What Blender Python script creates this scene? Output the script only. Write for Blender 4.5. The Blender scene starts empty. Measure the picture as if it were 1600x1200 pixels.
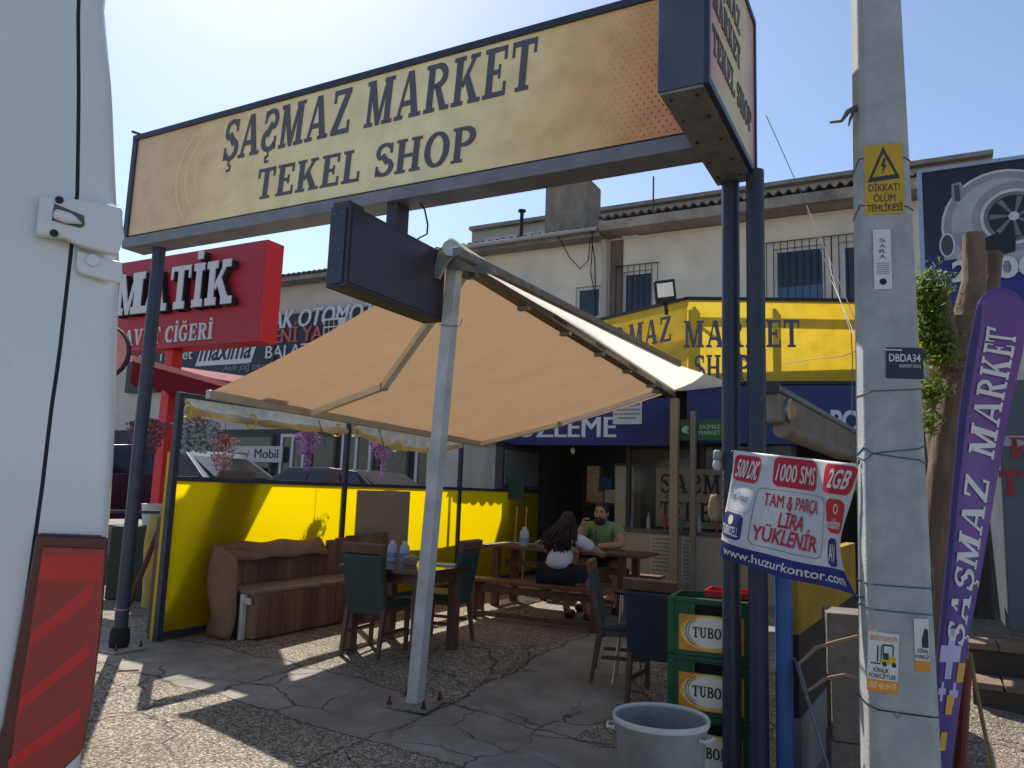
import bpy, bmesh, math, random
from mathutils import Vector, Matrix
random.seed(7)
rad = math.radians
SC = bpy.context.scene
COL = SC.collection
# ------------------------------------------------------------------ camera
PITCH, ROLL, FPX, CAMZ = 7.9, 2.08, 1202.0, 1.5
cam_d = bpy.data.cameras.new('camera'); cam = bpy.data.objects.new('camera', cam_d); COL.objects.link(cam)
RC = Matrix.Rotation(rad(90 + PITCH), 3, 'X') @ Matrix.Rotation(rad(ROLL), 3, 'Z')
cam.matrix_world = Matrix.Translation((0, 0, CAMZ)) @ RC.to_4x4()
cam_d.sensor_width = 36; cam_d.lens = FPX / 1600 * 36; cam_d.clip_start = .05; cam_d.clip_end = 3000
SC.camera = cam
# ------------------------------------------------------------------ light
SUN_AZ, SUN_EL = 22.0, 48.0          # degrees left of the view direction, degrees up
w = bpy.data.worlds.new('World'); SC.world = w; w.use_nodes = True
nt = w.node_tree
sky = nt.nodes.new('ShaderNodeTexSky'); sky.sky_type = 'NISHITA'; sky.sun_disc = False
sky.sun_elevation = rad(SUN_EL); sky.sun_rotation = rad(-SUN_AZ)
sky.air_density = 1.0; sky.dust_density = 1.2; sky.ozone_density = 1.6; sky.altitude = 900
bg = nt.nodes['Background']; bg.inputs['Strength'].default_value = .125
nt.links.new(sky.outputs[0], bg.inputs[0])
sl = bpy.data.lights.new('sun', 'SUN'); sl.energy = 4.6; sl.angle = rad(.53); sl.color = (1, .955, .88)
so = bpy.data.objects.new('sun', sl); COL.objects.link(so)
SUN = Vector((-math.sin(rad(SUN_AZ)) * math.cos(rad(SUN_EL)), math.cos(rad(SUN_AZ)) * math.cos(rad(SUN_EL)), math.sin(rad(SUN_EL))))
so.rotation_euler = (-SUN).to_track_quat('-Z', 'Y').to_euler()
so.location = SUN * 40
SC.view_settings.view_transform = 'Standard'; SC.view_settings.look = 'None'
SC.view_settings.exposure = .5; SC.view_settings.gamma = 1
SC.cycles.max_bounces = 8; SC.cycles.transparent_max_bounces = 12
SC.cycles.use_denoising = True
# ------------------------------------------------------------------ surveying helpers
C0 = Vector((0, 0, CAMZ))
def ray(px, py): return RC @ Vector(((px - 800) / FPX, (600 - py) / FPX, -1))
def at(px, py, Y):
    d = ray(px, py); return C0 + d * (Y / d.y)
def atz(px, py, z):
    d = ray(px, py); return C0 + d * ((z - CAMZ) / d.z)
O2 = Vector((-3.36, 7.008, 0)); SU = Vector((.8832, -.469, 0)).normalized(); SV = Vector((-SU.y, SU.x, 0)); UP = Vector((0, 0, 1))
def S(u, v, z=0.): return O2 + SU * u + SV * v + UP * z
def uvz(p): d = Vector(p) - O2; return d.dot(SU), d.dot(SV), d.z
RS = Matrix((SU, SV, UP)).transposed()
ANG = math.atan2(SU.y, SU.x)
def onu(px, py, u):
    d = ray(px, py); t = (u - (C0 - O2).dot(SU)) / d.dot(SU); return C0 + d * t
def onv(px, py, v):
    d = ray(px, py); t = (v - (C0 - O2).dot(SV)) / d.dot(SV); return C0 + d * t
def smooth(a, b, x):
    t = max(0., min(1., (x - a) / (b - a))); return t * t * (3 - 2 * t)
def gz(x, y): return -.05 * max(0., min(x + 3.3, 7.)) * (1 - smooth(5.5, 8, y))
def G(px, py):
    z = 0.
    for i in range(30):
        q = atz(px, py, z); z = .5 * z + .5 * gz(q.x, q.y)
    return Vector((q.x, q.y, gz(q.x, q.y)))
def gpt(p): return Vector((p[0], p[1], gz(p[0], p[1])))
# ------------------------------------------------------------------ materials
def lin(c):
    return tuple((x / 255 / 12.92 if x / 255 <= .04045 else ((x / 255 + .055) / 1.055) ** 2.4) for x in c)
MATS = {}
def mat(name, rgb, rough=.6, metal=0., var=.12, vs=5., bump=0., bs=60., spec=.4, trans=0., alpha=None, dirt=None, coat=0., stretch=None, transc=None):
    if name in MATS: return MATS[name]
    m = bpy.data.materials.new(name); m.use_nodes = True; n = m.node_tree.nodes; l = m.node_tree.links
    p = n['Principled BSDF']; out = n['Material Output']
    c = lin(rgb); p.inputs['Roughness'].default_value = rough; p.inputs['Metallic'].default_value = metal
    p.inputs['Specular IOR Level'].default_value = spec
    if coat: p.inputs['Coat Weight'].default_value = coat; p.inputs['Coat Roughness'].default_value = .08
    tc = n.new('ShaderNodeNewGeometry'); src = tc.outputs['Position']
    if stretch:
        mp = n.new('ShaderNodeMapping'); mp.inputs['Scale'].default_value = stretch; l.new(src, mp.inputs['Vector']); src = mp.outputs[0]
    nz = n.new('ShaderNodeTexNoise'); nz.inputs['Scale'].default_value = vs; nz.inputs['Detail'].default_value = 6; nz.inputs['Roughness'].default_value = .62
    l.new(src, nz.inputs['Vector'])
    rp = n.new('ShaderNodeValToRGB'); rp.color_ramp.elements[0].position = .28; rp.color_ramp.elements[1].position = .72
    lo = dirt and lin(dirt) or tuple(x * (1 - var) for x in c); hi = c if dirt else tuple(min(1, x * (1 + var)) for x in c)
    rp.color_ramp.elements[0].color = (*lo, 1); rp.color_ramp.elements[1].color = (*hi, 1)
    l.new(nz.outputs['Fac'], rp.inputs[0]); l.new(rp.outputs[0], p.inputs['Base Color'])
    if bump:
        n2 = n.new('ShaderNodeTexNoise'); n2.inputs['Scale'].default_value = bs; n2.inputs['Detail'].default_value = 5; l.new(src, n2.inputs['Vector'])
        b = n.new('ShaderNodeBump'); b.inputs['Strength'].default_value = bump; b.inputs['Distance'].default_value = .02
        l.new(n2.outputs['Fac'], b.inputs['Height']); l.new(b.outputs[0], p.inputs['Normal'])
    if rough < .9 and not alpha:
        mr = n.new('ShaderNodeMapRange'); mr.inputs['To Min'].default_value = max(.02, rough - .12); mr.inputs['To Max'].default_value = min(1, rough + .14)
        l.new(nz.outputs['Fac'], mr.inputs['Value']); l.new(mr.outputs[0], p.inputs['Roughness'])
    if trans:
        t = n.new('ShaderNodeBsdfTranslucent'); mx = n.new('ShaderNodeMixShader'); mx.inputs[0].default_value = trans
        if transc:
            t.inputs[0].default_value = (*lin(transc), 1)
        else: l.new(rp.outputs[0], t.inputs[0])
        l.new(p.outputs[0], mx.inputs[1]); l.new(t.outputs[0], mx.inputs[2]); l.new(mx.outputs[0], out.inputs[0])
    if alpha is not None:
        t = n.new('ShaderNodeBsdfTransparent'); mx = n.new('ShaderNodeMixShader'); mx.inputs[0].default_value = alpha
        l.new(t.outputs[0], mx.inputs[1]); l.new(p.outputs[0], mx.inputs[2]); l.new(mx.outputs[0], out.inputs[0])
    MATS[name] = m; return m
def wood(name, rgb, dark, rough=.55, sc=(30, 3, 3), bump=.25):
    """streaky grain along the object's local long axis is given by stretch in world space"""
    return mat(name, rgb, rough, var=.3, vs=1.6, bump=bump, bs=3.0, dirt=dark, stretch=sc)
# ------------------------------------------------------------------ mesh builder
class MB:
    def __init__(s): s.v = []; s.f = []
    def add(s, vs, fs):
        k = len(s.v); s.v += [Vector(a) for a in vs]; s.f += [tuple(i + k for i in f) for f in fs]; return s
    def box(s, c, d, R=None):
        c = Vector(c); R = R or Matrix.Identity(3); vs = []
        for z in (-.5, .5):
            for x, y in ((-.5, -.5), (.5, -.5), (.5, .5), (-.5, .5)): vs.append(c + R @ Vector((x * d[0], y * d[1], z * d[2])))
        return s.add(vs, [(3, 2, 1, 0), (4, 5, 6, 7), (0, 1, 5, 4), (1, 2, 6, 5), (2, 3, 7, 6), (3, 0, 4, 7)])
    def span(s, a, b):
        a = Vector(a); b = Vector(b); return s.box((a + b) / 2, [abs(b[i] - a[i]) for i in range(3)])
    def sbox(s, u0, u1, v0, v1, z0, z1): return s.box(S((u0 + u1) / 2, (v0 + v1) / 2, (z0 + z1) / 2), (u1 - u0, v1 - v0, z1 - z0), RS)
    def beam(s, a, b, wd, ht, up=UP):
        a = Vector(a); b = Vector(b); y = (b - a); L = y.length; y.normalize(); x = y.cross(Vector(up)).normalized(); z = x.cross(y)
        return s.box((a + b) / 2, (wd, L, ht), Matrix((x, y, z)).transposed())
    def taper(s, a, b, d0, d1, R=None):
        """square bar from a to b, side d0 at a and d1 at b"""
        a = Vector(a); b = Vector(b); R = R or Matrix.Identity(3); vs = []
        for c, d in ((a, d0), (b, d1)):
            dx, dy = d if isinstance(d, tuple) else (d, d)
            for x, y in ((-.5, -.5), (.5, -.5), (.5, .5), (-.5, .5)): vs.append(c + R @ Vector((x * dx, y * dy, 0)))
        return s.add(vs, [(3, 2, 1, 0), (4, 5, 6, 7), (0, 1, 5, 4), (1, 2, 6, 5), (2, 3, 7, 6), (3, 0, 4, 7)])
    def path(s, pts, r, n=8, caps=True):
        pts = [Vector(p) for p in pts]; rings = []; prev = None
        for i, p in enumerate(pts):
            t = (pts[min(i + 1, len(pts) - 1)] - pts[max(i - 1, 0)]).normalized()
            if prev is None:
                x = t.cross(UP if abs(t.z) < .9 else Vector((1, 0, 0))).normalized()
            else: x = (prev - t * prev.dot(t)).normalized()
            prev = x; y = t.cross(x); rr = r[i] if isinstance(r, (list, tuple)) else r
            rings.append([p + (x * math.cos(2 * math.pi * j / n) + y * math.sin(2 * math.pi * j / n)) * rr for j in range(n)])
        vs = [v for q in rings for v in q]; fs = []
        for i in range(len(pts) - 1):
            for j in range(n): fs.append((i * n + j, i * n + (j + 1) % n, (i + 1) * n + (j + 1) % n, (i + 1) * n + j))
        if caps: fs += [tuple(range(n - 1, -1, -1)), tuple(range((len(pts) - 1) * n, len(pts) * n))]
        return s.add(vs, fs)
    def tube(s, a, b, r, r1=None, n=12): return s.path([a, b], [r, r if r1 is None else r1], n)
    def prism(s, poly, vec):
        poly = [Vector(p) for p in poly]; vec = Vector(vec); n = len(poly)
        return s.add(poly + [p + vec for p in poly], [tuple(range(n - 1, -1, -1)), tuple(range(n, 2 * n))] + [(i, (i + 1) % n, n + (i + 1) % n, n + i) for i in range(n)])
    def lathe(s, prof, c=(0, 0, 0), n=20, ax=None):
        c = Vector(c); R = ax or Matrix.Identity(3); vs = []; fs = []
        for r, z in prof:
            for j in range(n): vs.append(c + R @ Vector((r * math.cos(2 * math.pi * j / n), r * math.sin(2 * math.pi * j / n), z)))
        for i in range(len(prof) - 1):
            for j in range(n): fs.append((i * n + j, i * n + (j + 1) % n, (i + 1) * n + (j + 1) % n, (i + 1) * n + j))
        cl = abs(prof[0][0] - prof[-1][0]) + abs(prof[0][1] - prof[-1][1]) < 1e-6
        if prof[0][0] > 1e-4 and not cl: fs.append(tuple(range(n - 1, -1, -1)))
        if prof[-1][0] > 1e-4 and not cl: fs.append(tuple(range((len(prof) - 1) * n, len(prof) * n)))
        return s.add(vs, fs)
    def grid(s, fn, nu, nv, thick=0.):
        vs = [fn(i / nu, j / nv) for i in range(nu + 1) for j in range(nv + 1)]; W = nv + 1
        return s.add(vs, [(i * W + j, (i + 1) * W + j, (i + 1) * W + j + 1, i * W + j + 1) for i in range(nu) for j in range(nv)])
    def ball(s, c, r, n=12, m=8):
        c = Vector(c); r = r if isinstance(r, (tuple, list)) else (r, r, r); vs = []; fs = []
        for i in range(m + 1):
            a = math.pi * i / m
            for j in range(n):
                b = 2 * math.pi * j / n; vs.append(c + Vector((r[0] * math.sin(a) * math.cos(b), r[1] * math.sin(a) * math.sin(b), r[2] * math.cos(a))))
        for i in range(m):
            for j in range(n): fs.append((i * n + j, (i + 1) * n + j, (i + 1) * n + (j + 1) % n, i * n + (j + 1) % n))
        return s.add(vs, fs)
    def build(s, name, m, parent=None, origin=None, sm=False, bevel=0., solid=0., **tags):
        if origin is None: origin = root_loc(parent) if parent else Vector((0, 0, 0))
        origin = Vector(origin); me = bpy.data.meshes.new(name); me.from_pydata([v - origin for v in s.v], [], s.f); me.validate()
        bm = bmesh.new(); bm.from_mesh(me); bmesh.ops.remove_doubles(bm, verts=bm.verts, dist=1e-6) if sm else None
        bmesh.ops.recalc_face_normals(bm, faces=bm.faces) if not solid else None; bm.to_mesh(me); bm.free()
        o = bpy.data.objects.new(name, me); COL.objects.link(o)
        if m: me.materials.append(m)
        if sm:
            me.polygons.foreach_set('use_smooth', [True] * len(me.polygons))
            try: me.set_sharp_from_angle(angle=rad(40))
            except Exception: pass
        if solid:
            md = o.modifiers.new('s', 'SOLIDIFY'); md.thickness = solid; md.offset = 0
        if bevel:
            md = o.modifiers.new('b', 'BEVEL'); md.width = bevel; md.segments = 2; md.limit_method = 'ANGLE'
        if parent: o.parent = parent
        else: o.location = origin
        tag(o, **tags); return o
def tag(o, label=None, cat=None, group=None, kind=None):
    if label: o['label'] = label
    if cat: o['category'] = cat
    if group: o['group'] = group
    if kind: o['kind'] = kind
    return o
LOC = {}
def thing(name, label, cat, loc=(0, 0, 0), rz=0., group=None):
    o = bpy.data.objects.new(name, None); COL.objects.link(o); o.location = loc; o.rotation_euler = (0, 0, rz); o.empty_display_size = .1
    LOC[o.name] = Vector(loc); return tag(o, label, cat, group)
def root_loc(o):
    while o.parent: o = o.parent
    return LOC.get(o.name, o.location.copy())
def lthing(name, label, cat, group=None):
    """a thing modelled in its own coordinates, placed afterwards"""
    return thing(name, label, cat, (0, 0, 0), 0, group)
def place(o, p, rz=0.): o.location = p; o.rotation_euler = (0, 0, rz)
def copy_tree(o, parent=None):
    c = o.copy(); COL.objects.link(c); c.parent = parent
    for ch in [x for x in bpy.data.objects if x.parent == o]: copy_tree(ch, c)
    return c
# ------------------------------------------------------------------ lettering
_tc = bpy.data.curves.new('txt', 'FONT'); _to = bpy.data.objects.new('txt', _tc); _cache = {}
def sans(body, bold=0., res=3):
    if 'M' in body: bold = 0.
    k = (body, bold)
    if k not in _cache:
        if _to.name not in COL.objects: COL.objects.link(_to)
        _tc.body = body; _tc.extrude = .5; _tc.offset = bold; _tc.resolution_u = res; _tc.size = 1
        bpy.context.view_layer.update()
        e = _to.evaluated_get(bpy.context.evaluated_depsgraph_get()); m = e.to_mesh()
        _cache[k] = ([tuple(v.co) for v in m.vertices], [tuple(p.vertices) for p in m.polygons]); e.to_mesh_clear()
        COL.objects.unlink(_to)
    return _cache[k]
def _rect(x0, y0, x1, y1): return [(x0, y0), (x1, y0), (x1, y1), (x0, y1)]
def _stroke(pts, ws):
    n = len(pts); L = []; Rr = []
    for i in range(n):
        a = pts[max(i - 1, 0)]; b = pts[min(i + 1, n - 1)]; dx, dy = b[0] - a[0], b[1] - a[1]; d = math.hypot(dx, dy) or 1
        wv = (ws[i] if isinstance(ws, (list, tuple)) else ws) / 2; nx, ny = -dy / d * wv, dx / d * wv
        L.append((pts[i][0] + nx, pts[i][1] + ny)); Rr.append((pts[i][0] - nx, pts[i][1] - ny))
    return [[Rr[i], Rr[i + 1], L[i + 1], L[i]] for i in range(n - 1)]
def _arc(cx, cy, rx, ry, a0, a1, w0, w1, n=12):
    """w0 = width where the stroke runs vertically, w1 where it runs horizontally"""
    p = []; ws = []
    for i in range(n + 1):
        a = rad(a0 + (a1 - a0) * i / n); p.append((cx + rx * math.cos(a), cy + ry * math.sin(a))); k = abs(math.cos(a)); ws.append(w1 + (w0 - w1) * k)
    return _stroke(p, ws)
T, H, SF, OV = .2, .1, .085, .085
def _stem(x, w=T, top=True, bot=True):
    q = [_rect(x, 0, x + w, 1)]
    if bot: q.append(_rect(x - OV, 0, x + w + OV, SF))
    if top: q.append(_rect(x - OV, 1 - SF, x + w + OV, 1))
    return q
def _glyph(c):
    if c == ' ': return [], .38
    if c == 'M': return _stem(.1, .13) + _stem(.74, T) + [[(.1, 1), (.3, 1), (.56, .12), (.44, 0)], [(.44, 0), (.56, 0), (.84, 1), (.72, 1)]], 1.06
    if c == 'A': return [[(.07, 0), (.18, 0), (.46, 1), (.38, 1)], [(.38, 1), (.57, 1), (.85, 0), (.62, 0)], _rect(.2, .27, .66, .38), _rect(0, 0, .3, SF), _rect(.53, 0, .93, SF)], .96
    if c == 'Z': return [_rect(.06, .89, .72, 1), _rect(.04, 0, .74, .11), [(.04, .08), (.27, .08), (.72, .92), (.5, .92)], _rect(.06, .72, .15, 1), _rect(.65, 0, .74, .28)], .82
    if c == 'R': return _stem(.1) + _arc(.38, .74, .29, .21, -90, 90, .18, .1) + [_rect(.2, .9, .4, 1), _rect(.2, .48, .4, .58), [(.34, .52), (.52, .52), (.8, .0), (.58, 0)], _rect(.56, 0, .86, SF)], .88
    if c == 'P': return _stem(.1) + _arc(.38, .72, .29, .23, -90, 90, .19, .1) + [_rect(.2, .9, .4, 1), _rect(.2, .44, .4, .54)], .76
    if c == 'B': return _stem(.1) + _arc(.38, .75, .25, .2, -90, 90, .17, .1) + _arc(.4, .28, .29, .23, -90, 90, .19, .1) + [_rect(.2, .9, .4, 1), _rect(.2, .46, .4, .56), _rect(.2, 0, .42, .1)], .8
    if c == 'D': return _stem(.1) + _arc(.36, .5, .34, .45, -90, 90, .2, .1) + [_rect(.2, .9, .38, 1), _rect(.2, 0, .38, .1)], .84
    if c == 'K': return _stem(.1) + [[(.28, .42), (.36, .34), (.74, .94), (.62, .94)], [(.36, .56), (.5, .66), (.86, .04), (.62, .04)], _rect(.54, 1 - SF, .84, 1), _rect(.56, 0, .94, SF)], .95
    if c == 'E': return _stem(.1) + [_rect(.2, .9, .7, 1), _rect(.2, 0, .72, .1), _rect(.2, .45, .52, .55), _rect(.62, .72, .7, 1), _rect(.64, 0, .72, .28), _rect(.46, .36, .53, .64)], .78
    if c == 'F': return _stem(.1) + [_rect(.2, .9, .68, 1), _rect(.2, .45, .52, .55), _rect(.6, .7, .68, 1), _rect(.46, .36, .53, .64)], .72
    if c == 'L': return _stem(.1) + [_rect(.2, 0, .68, .1), _rect(.6, 0, .68, .3)], .72
    if c == 'T': return [_rect(.29, 0, .49, 1), _rect(.02, .89, .76, 1), _rect(.02, .7, .1, 1), _rect(.68, .7, .76, 1), _rect(.19, 0, .59, SF)], .8
    if c == 'H': return _stem(.1) + _stem(.62) + [_rect(.2, .45, .7, .55)], .96
    if c == 'N': return _stem(.1, .12, bot=True) + _stem(.68, .12, bot=False) + [[(.08, 1), (.28, 1), (.8, 0), (.66, 0)]], .92
    if c == 'U': return [_rect(.1, .3, .3, 1), _rect(.62, .3, .74, 1), _rect(.01, 1 - SF, .4, 1), _rect(.52, 1 - SF, .84, 1)] + _arc(.44, .34, .24, .29, 180, 360, .16, .12), .88
    if c == 'V': return [[(.08, 1), (.3, 1), (.48, 0), (.38, 0)], [(.38, 0), (.48, 0), (.8, 1), (.68, 1)], _rect(0, 1 - SF, .38, 1), _rect(.58, 1 - SF, .88, 1)], .9
    if c == 'I': return _stem(.1), .42
    if c == 'O': return _arc(.42, .5, .32, .46, 0, 360, T, H, 24), .86
    if c == 'C': return _arc(.44, .5, .34, .45, 50, 310, T, H, 18) + [_rect(.62, .68, .7, .97)], .78
    if c == 'G': return _arc(.44, .5, .34, .45, 50, 330, T, H, 18) + [_rect(.62, .68, .7, .97), _rect(.56, .06, .74, .46), _rect(.46, .4, .82, .48)], .88
    if c == 'S':
        return _arc(.36, .73, .25, .22, 30, 240, .15, .1) + _arc(.36, .27, .27, .22, -150, 65, .17, .1) + [[(.2, .6), (.34, .7), (.56, .45), (.42, .33)], _rect(.55, .68, .63, .97), _rect(.07, .03, .15, .33)], .7
    if c == '2': return _arc(.36, .7, .26, .25, -30, 170, .17, .11) + [[(.05, .1), (.28, .1), (.65, .6), (.5, .5)], _rect(.05, 0, .68, .14)], .76
    return [_rect(.1, 0, .5, 1)], .6
def _cedilla(x): return _stroke([(x + .02, .02), (x - .02, -.1), (x + .09, -.14), (x + .07, -.24), (x - .08, -.24)], [.07, .07, .09, .08, .05])
def slab(body, gap=.06):
    """list of polygons, cap height 1; '$' = S cedilla, '&' = the same mirrored as painted on the sign"""
    out = []; x = 0
    for c in body:
        if c in '$&Ş':
            g, wd = _glyph('S'); g = g + _cedilla(.36)
            if c == '&': g = [[(wd - a, b) for a, b in reversed(q)] for q in g]
        elif c == 'İ': g, wd = _glyph('I'); g = g + [_rect(.1, 1.1, .3, 1.28)]
        elif c == 'Ğ': g, wd = _glyph('G'); g = g + _stroke([(.28, 1.24), (.36, 1.13), (.52, 1.13), (.6, 1.24)], .08)
        elif c == 'Ç': g, wd = _glyph('C'); g = g + _cedilla(.44)
        elif c == 'Ü': g, wd = _glyph('U'); g = g + [_rect(.2, 1.1, .36, 1.26), _rect(.52, 1.1, .68, 1.26)]
        else: g, wd = _glyph(c)
        out += [[(a + x, b) for a, b in q] for q in g]; x += wd + gap
    return out, x - gap
def write(mb, body, fn, W, Hc, thick=.004, font='sans', bold=0., shear=0., lift=.0, fit=True):
    """fn(x, y, d): point x metres along, y up, d out of the surface; cap height Hc, total width W"""
    if font == 'slab':
        polys, tw = slab(body); k = (W / tw) if W else Hc
        for i, q in enumerate(polys):
            t = thick + (i % 7) * .00025 * max(1, Hc)
            f = [fn(a * k + b * Hc * shear, b * Hc, lift + t) for a, b in q]; bk = [fn(a * k + b * Hc * shear, b * Hc, lift) for a, b in q]; n = len(q)
            mb.add(bk + f, [tuple(range(n, 2 * n))] + [(j, (j + 1) % n, n + (j + 1) % n, n + j) for j in range(n)])
        return tw * k
    vs, fs = sans(body, bold); x0 = min(v[0] for v in vs); x1 = max(v[0] for v in vs); k = (W / (x1 - x0)) if W else Hc / .69
    for q, e in ((0, 0.), (-bold * .8, .2), (bold * .8, .4)) if ('M' in body and bold) else ((0, 0.),):      # struck three times for weight
        mb.add([fn((v[0] - x0 + q) * k + v[1] / .69 * Hc * shear, v[1] / .69 * Hc, lift + (v[2] + .5 + e * (v[2] > 0)) * thick) for v in vs], fs)
    return (x1 - x0) * k
def plane_fn(org, ex, ey):
    org = Vector(org); ex = Vector(ex).normalized(); ey = Vector(ey).normalized(); n = ex.cross(ey).normalized()
    return lambda x, y, d: org + ex * x + ey * y + n * d
def quad_fn(bl, br, tl):
    """planar rectangle-ish frame from three corners; returns fn, width, height"""
    bl, br, tl = Vector(bl), Vector(br), Vector(tl); return plane_fn(bl, br - bl, tl - bl), (br - bl).length, (tl - bl).length
def text_between(mb, body, a, b, top, **kw):
    """text whose baseline runs from point a to point b, cap height given by point top above a"""
    fn, W, Hh = quad_fn(a, b, top); return write(mb, body, fn, W, Hh, **kw)

def words(body, fn, W, Hc, m, parent, **kw):
    """slab lettering, one part for each word"""
    tw = slab(body)[1]; k = W / tw; done = ''
    for wd in body.split(' '):
        x0 = (slab(done)[1] + .06) * k if done else 0.
        q = MB(); write(q, wd, lambda x, y, d: fn(x + x0, y, d), slab(wd)[1] * k, Hc, font='slab', **kw); q.build('lettering', m, parent); done += wd + ' '
# ------------------------------------------------------------------ ground
def ground_material():
    m = bpy.data.materials.new('worn_ground'); m.use_nodes = True; n = m.node_tree.nodes; l = m.node_tree.links; p = n['Principled BSDF']
    g = n.new('ShaderNodeNewGeometry'); mp = n.new('ShaderNodeMapping'); mp.vector_type = 'TEXTURE'
    mp.inputs['Location'].default_value = O2; mp.inputs['Rotation'].default_value = (0, 0, ANG); l.new(g.outputs['Position'], mp.inputs['Vector'])
    P = mp.outputs[0]; sep = n.new('ShaderNodeSeparateXYZ'); l.new(P, sep.inputs[0])
    def noise(sc, det=5, src=P, ro=.6):
        t = n.new('ShaderNodeTexNoise'); t.inputs['Scale'].default_value = sc; t.inputs['Detail'].default_value = det; t.inputs['Roughness'].default_value = ro; l.new(src, t.inputs['Vector']); return t.outputs['Fac']
    def math_(op, a, b=None, clamp=False):
        t = n.new('ShaderNodeMath'); t.operation = op; t.use_clamp = clamp
        for i, x in enumerate((a, b)):
            if x is None: continue
            if isinstance(x, (int, float)): t.inputs[i].default_value = x
            else: l.new(x, t.inputs[i])
        return t.outputs[0]
    def ramp(f, stops):
        t = n.new('ShaderNodeValToRGB'); e = t.color_ramp.elements
        while len(e) < len(stops): e.new(.5)
        for q, (a, c) in zip(e, stops): q.position = a; q.color = (*c, 1) if len(c) == 3 else c
        l.new(f, t.inputs[0]); return t.outputs[0]
    def mix(f, a, b, mode='MIX'):
        t = n.new('ShaderNodeMix'); t.data_type = 'RGBA'; t.blend_type = mode
        (l.new(f, t.inputs[0]) if not isinstance(f, float) else setattr(t.inputs[0], 'default_value', f)); l.new(a, t.inputs[6]); l.new(b, t.inputs[7]); return t.outputs[2]
    vor = n.new('ShaderNodeTexVoronoi'); vor.inputs['Scale'].default_value = 85; l.new(P, vor.inputs['Vector'])
    vcol = n.new('ShaderNodeSeparateColor'); l.new(vor.outputs['Color'], vcol.inputs[0])
    peb = ramp(vcol.outputs[0], [(0, (.09, .076, .06)), (.35, (.2, .17, .135)), (.7, (.34, .295, .235)), (1, (.66, .58, .48))])
    big = noise(.9, 6); pebm = mix(.75, peb, ramp(noise(14, 6), [(.3, (.6, .56, .5)), (.7, (1.05, 1, .93))]), 'MULTIPLY')
    smo = ramp(noise(3, 8), [(.3, (.2, .176, .146)), (.7, (.34, .3, .25))])
    # smooth trowelled bands, edges wobbled
    wob = math_('MULTIPLY', math_('SUBTRACT', noise(2.2, 4), .5), .35); v = math_('ADD', sep.outputs[1], wob); u = math_('ADD', sep.outputs[0], wob)
    def band(x, a, b): return math_('MULTIPLY', math_('MULTIPLY', math_('SUBTRACT', x, a), 30., True), math_('MULTIPLY', math_('SUBTRACT', b, x), 30., True), True)
    bm_ = math_('MAXIMUM', band(v, -.38, .62), math_('MULTIPLY', band(u, 3.05, 4.1), band(v, .4, 5.)))
    speck = math_('MULTIPLY', bm_, ramp(noise(7, 8, ro=.75), [(.35, (0, 0, 0)), (.5, (1, 1, 1))]), True)
    bm2 = math_('MULTIPLY', bm_, math_('ADD', math_('MULTIPLY', speck, .25), .75), True)
    col = mix(bm2, pebm, smo)
    # cracks
    dn = n.new('ShaderNodeTexNoise'); dn.inputs['Scale'].default_value = 3.5; dn.inputs['Detail'].default_value = 5; l.new(P, dn.inputs['Vector'])
    vm = n.new('ShaderNodeVectorMath'); vm.operation = 'MULTIPLY_ADD'; vm.inputs[1].default_value = (.35, .35, 0); l.new(dn.outputs['Color'], vm.inputs[0]); l.new(P, vm.inputs[2])
    vc = n.new('ShaderNodeTexVoronoi'); vc.feature = 'DISTANCE_TO_EDGE'; vc.inputs['Scale'].default_value = 1.25; l.new(vm.outputs[0], vc.inputs['Vector'])
    gate = ramp(noise(.8, 3), [(.42, (0, 0, 0)), (.55, (1, 1, 1))])
    crack = math_('MULTIPLY', ramp(vc.outputs['Distance'], [(0, (1, 1, 1)), (.014, (0, 0, 0))]), gate, True)
    # slab joints
    def joint(x, a): return math_('LESS_THAN', math_('ABSOLUTE', math_('SUBTRACT', x, a)), .012)
    jj = math_('MAXIMUM', joint(v, .62), math_('MAXIMUM', joint(v, -.38), math_('MAXIMUM', joint(u, 1.6), joint(u, 3.05))))
    crack = math_('MAXIMUM', crack, math_('MULTIPLY', jj, .8))
    dk = n.new('ShaderNodeRGB'); dk.outputs[0].default_value = (.03, .027, .023, 1); col = mix(math_('MULTIPLY', crack, .85), col, dk.outputs[0])
    stain = ramp(big, [(.3, (.62, .6, .58)), (.62, (1.12, 1.1, 1.06))]); col = mix(.8, col, stain, 'MULTIPLY')
    l.new(col, p.inputs['Base Color']); p.inputs['Roughness'].default_value = .82; p.inputs['Specular IOR Level'].default_value = .3
    hgt = math_('ADD', math_('MULTIPLY', math_('SUBTRACT', 1., vor.outputs['Distance']), math_('SUBTRACT', 1., math_('MULTIPLY', bm2, .85))), math_('MULTIPLY', noise(9, 6), 1.4))
    hgt = math_('SUBTRACT', hgt, math_('MULTIPLY', crack, 2.))
    b = n.new('ShaderNodeBump'); b.inputs['Strength'].default_value = .85; b.inputs['Distance'].default_value = .008; l.new(hgt, b.inputs['Height']); l.new(b.outputs[0], p.inputs['Normal'])
    return m
xs = [-900, -300, -120, -60, -30, -18] + [-12 + i * .5 for i in range(49)] + [18, 30, 60, 120, 300, 900]
ys = [-300, -60, -20, -8] + [-4 + i * .5 for i in range(37)] + [16, 20, 30, 60, 120, 300, 900, 2000]
g = MB(); W = len(ys)
g.add([(x, y, gz(x, y)) for x in xs for y in ys], [(i * W + j, (i + 1) * W + j, (i + 1) * W + j + 1, i * W + j + 1) for i in range(len(xs) - 1) for j in range(W - 1)])
g.build('ground', ground_material(), sm=True, kind='structure')
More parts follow.
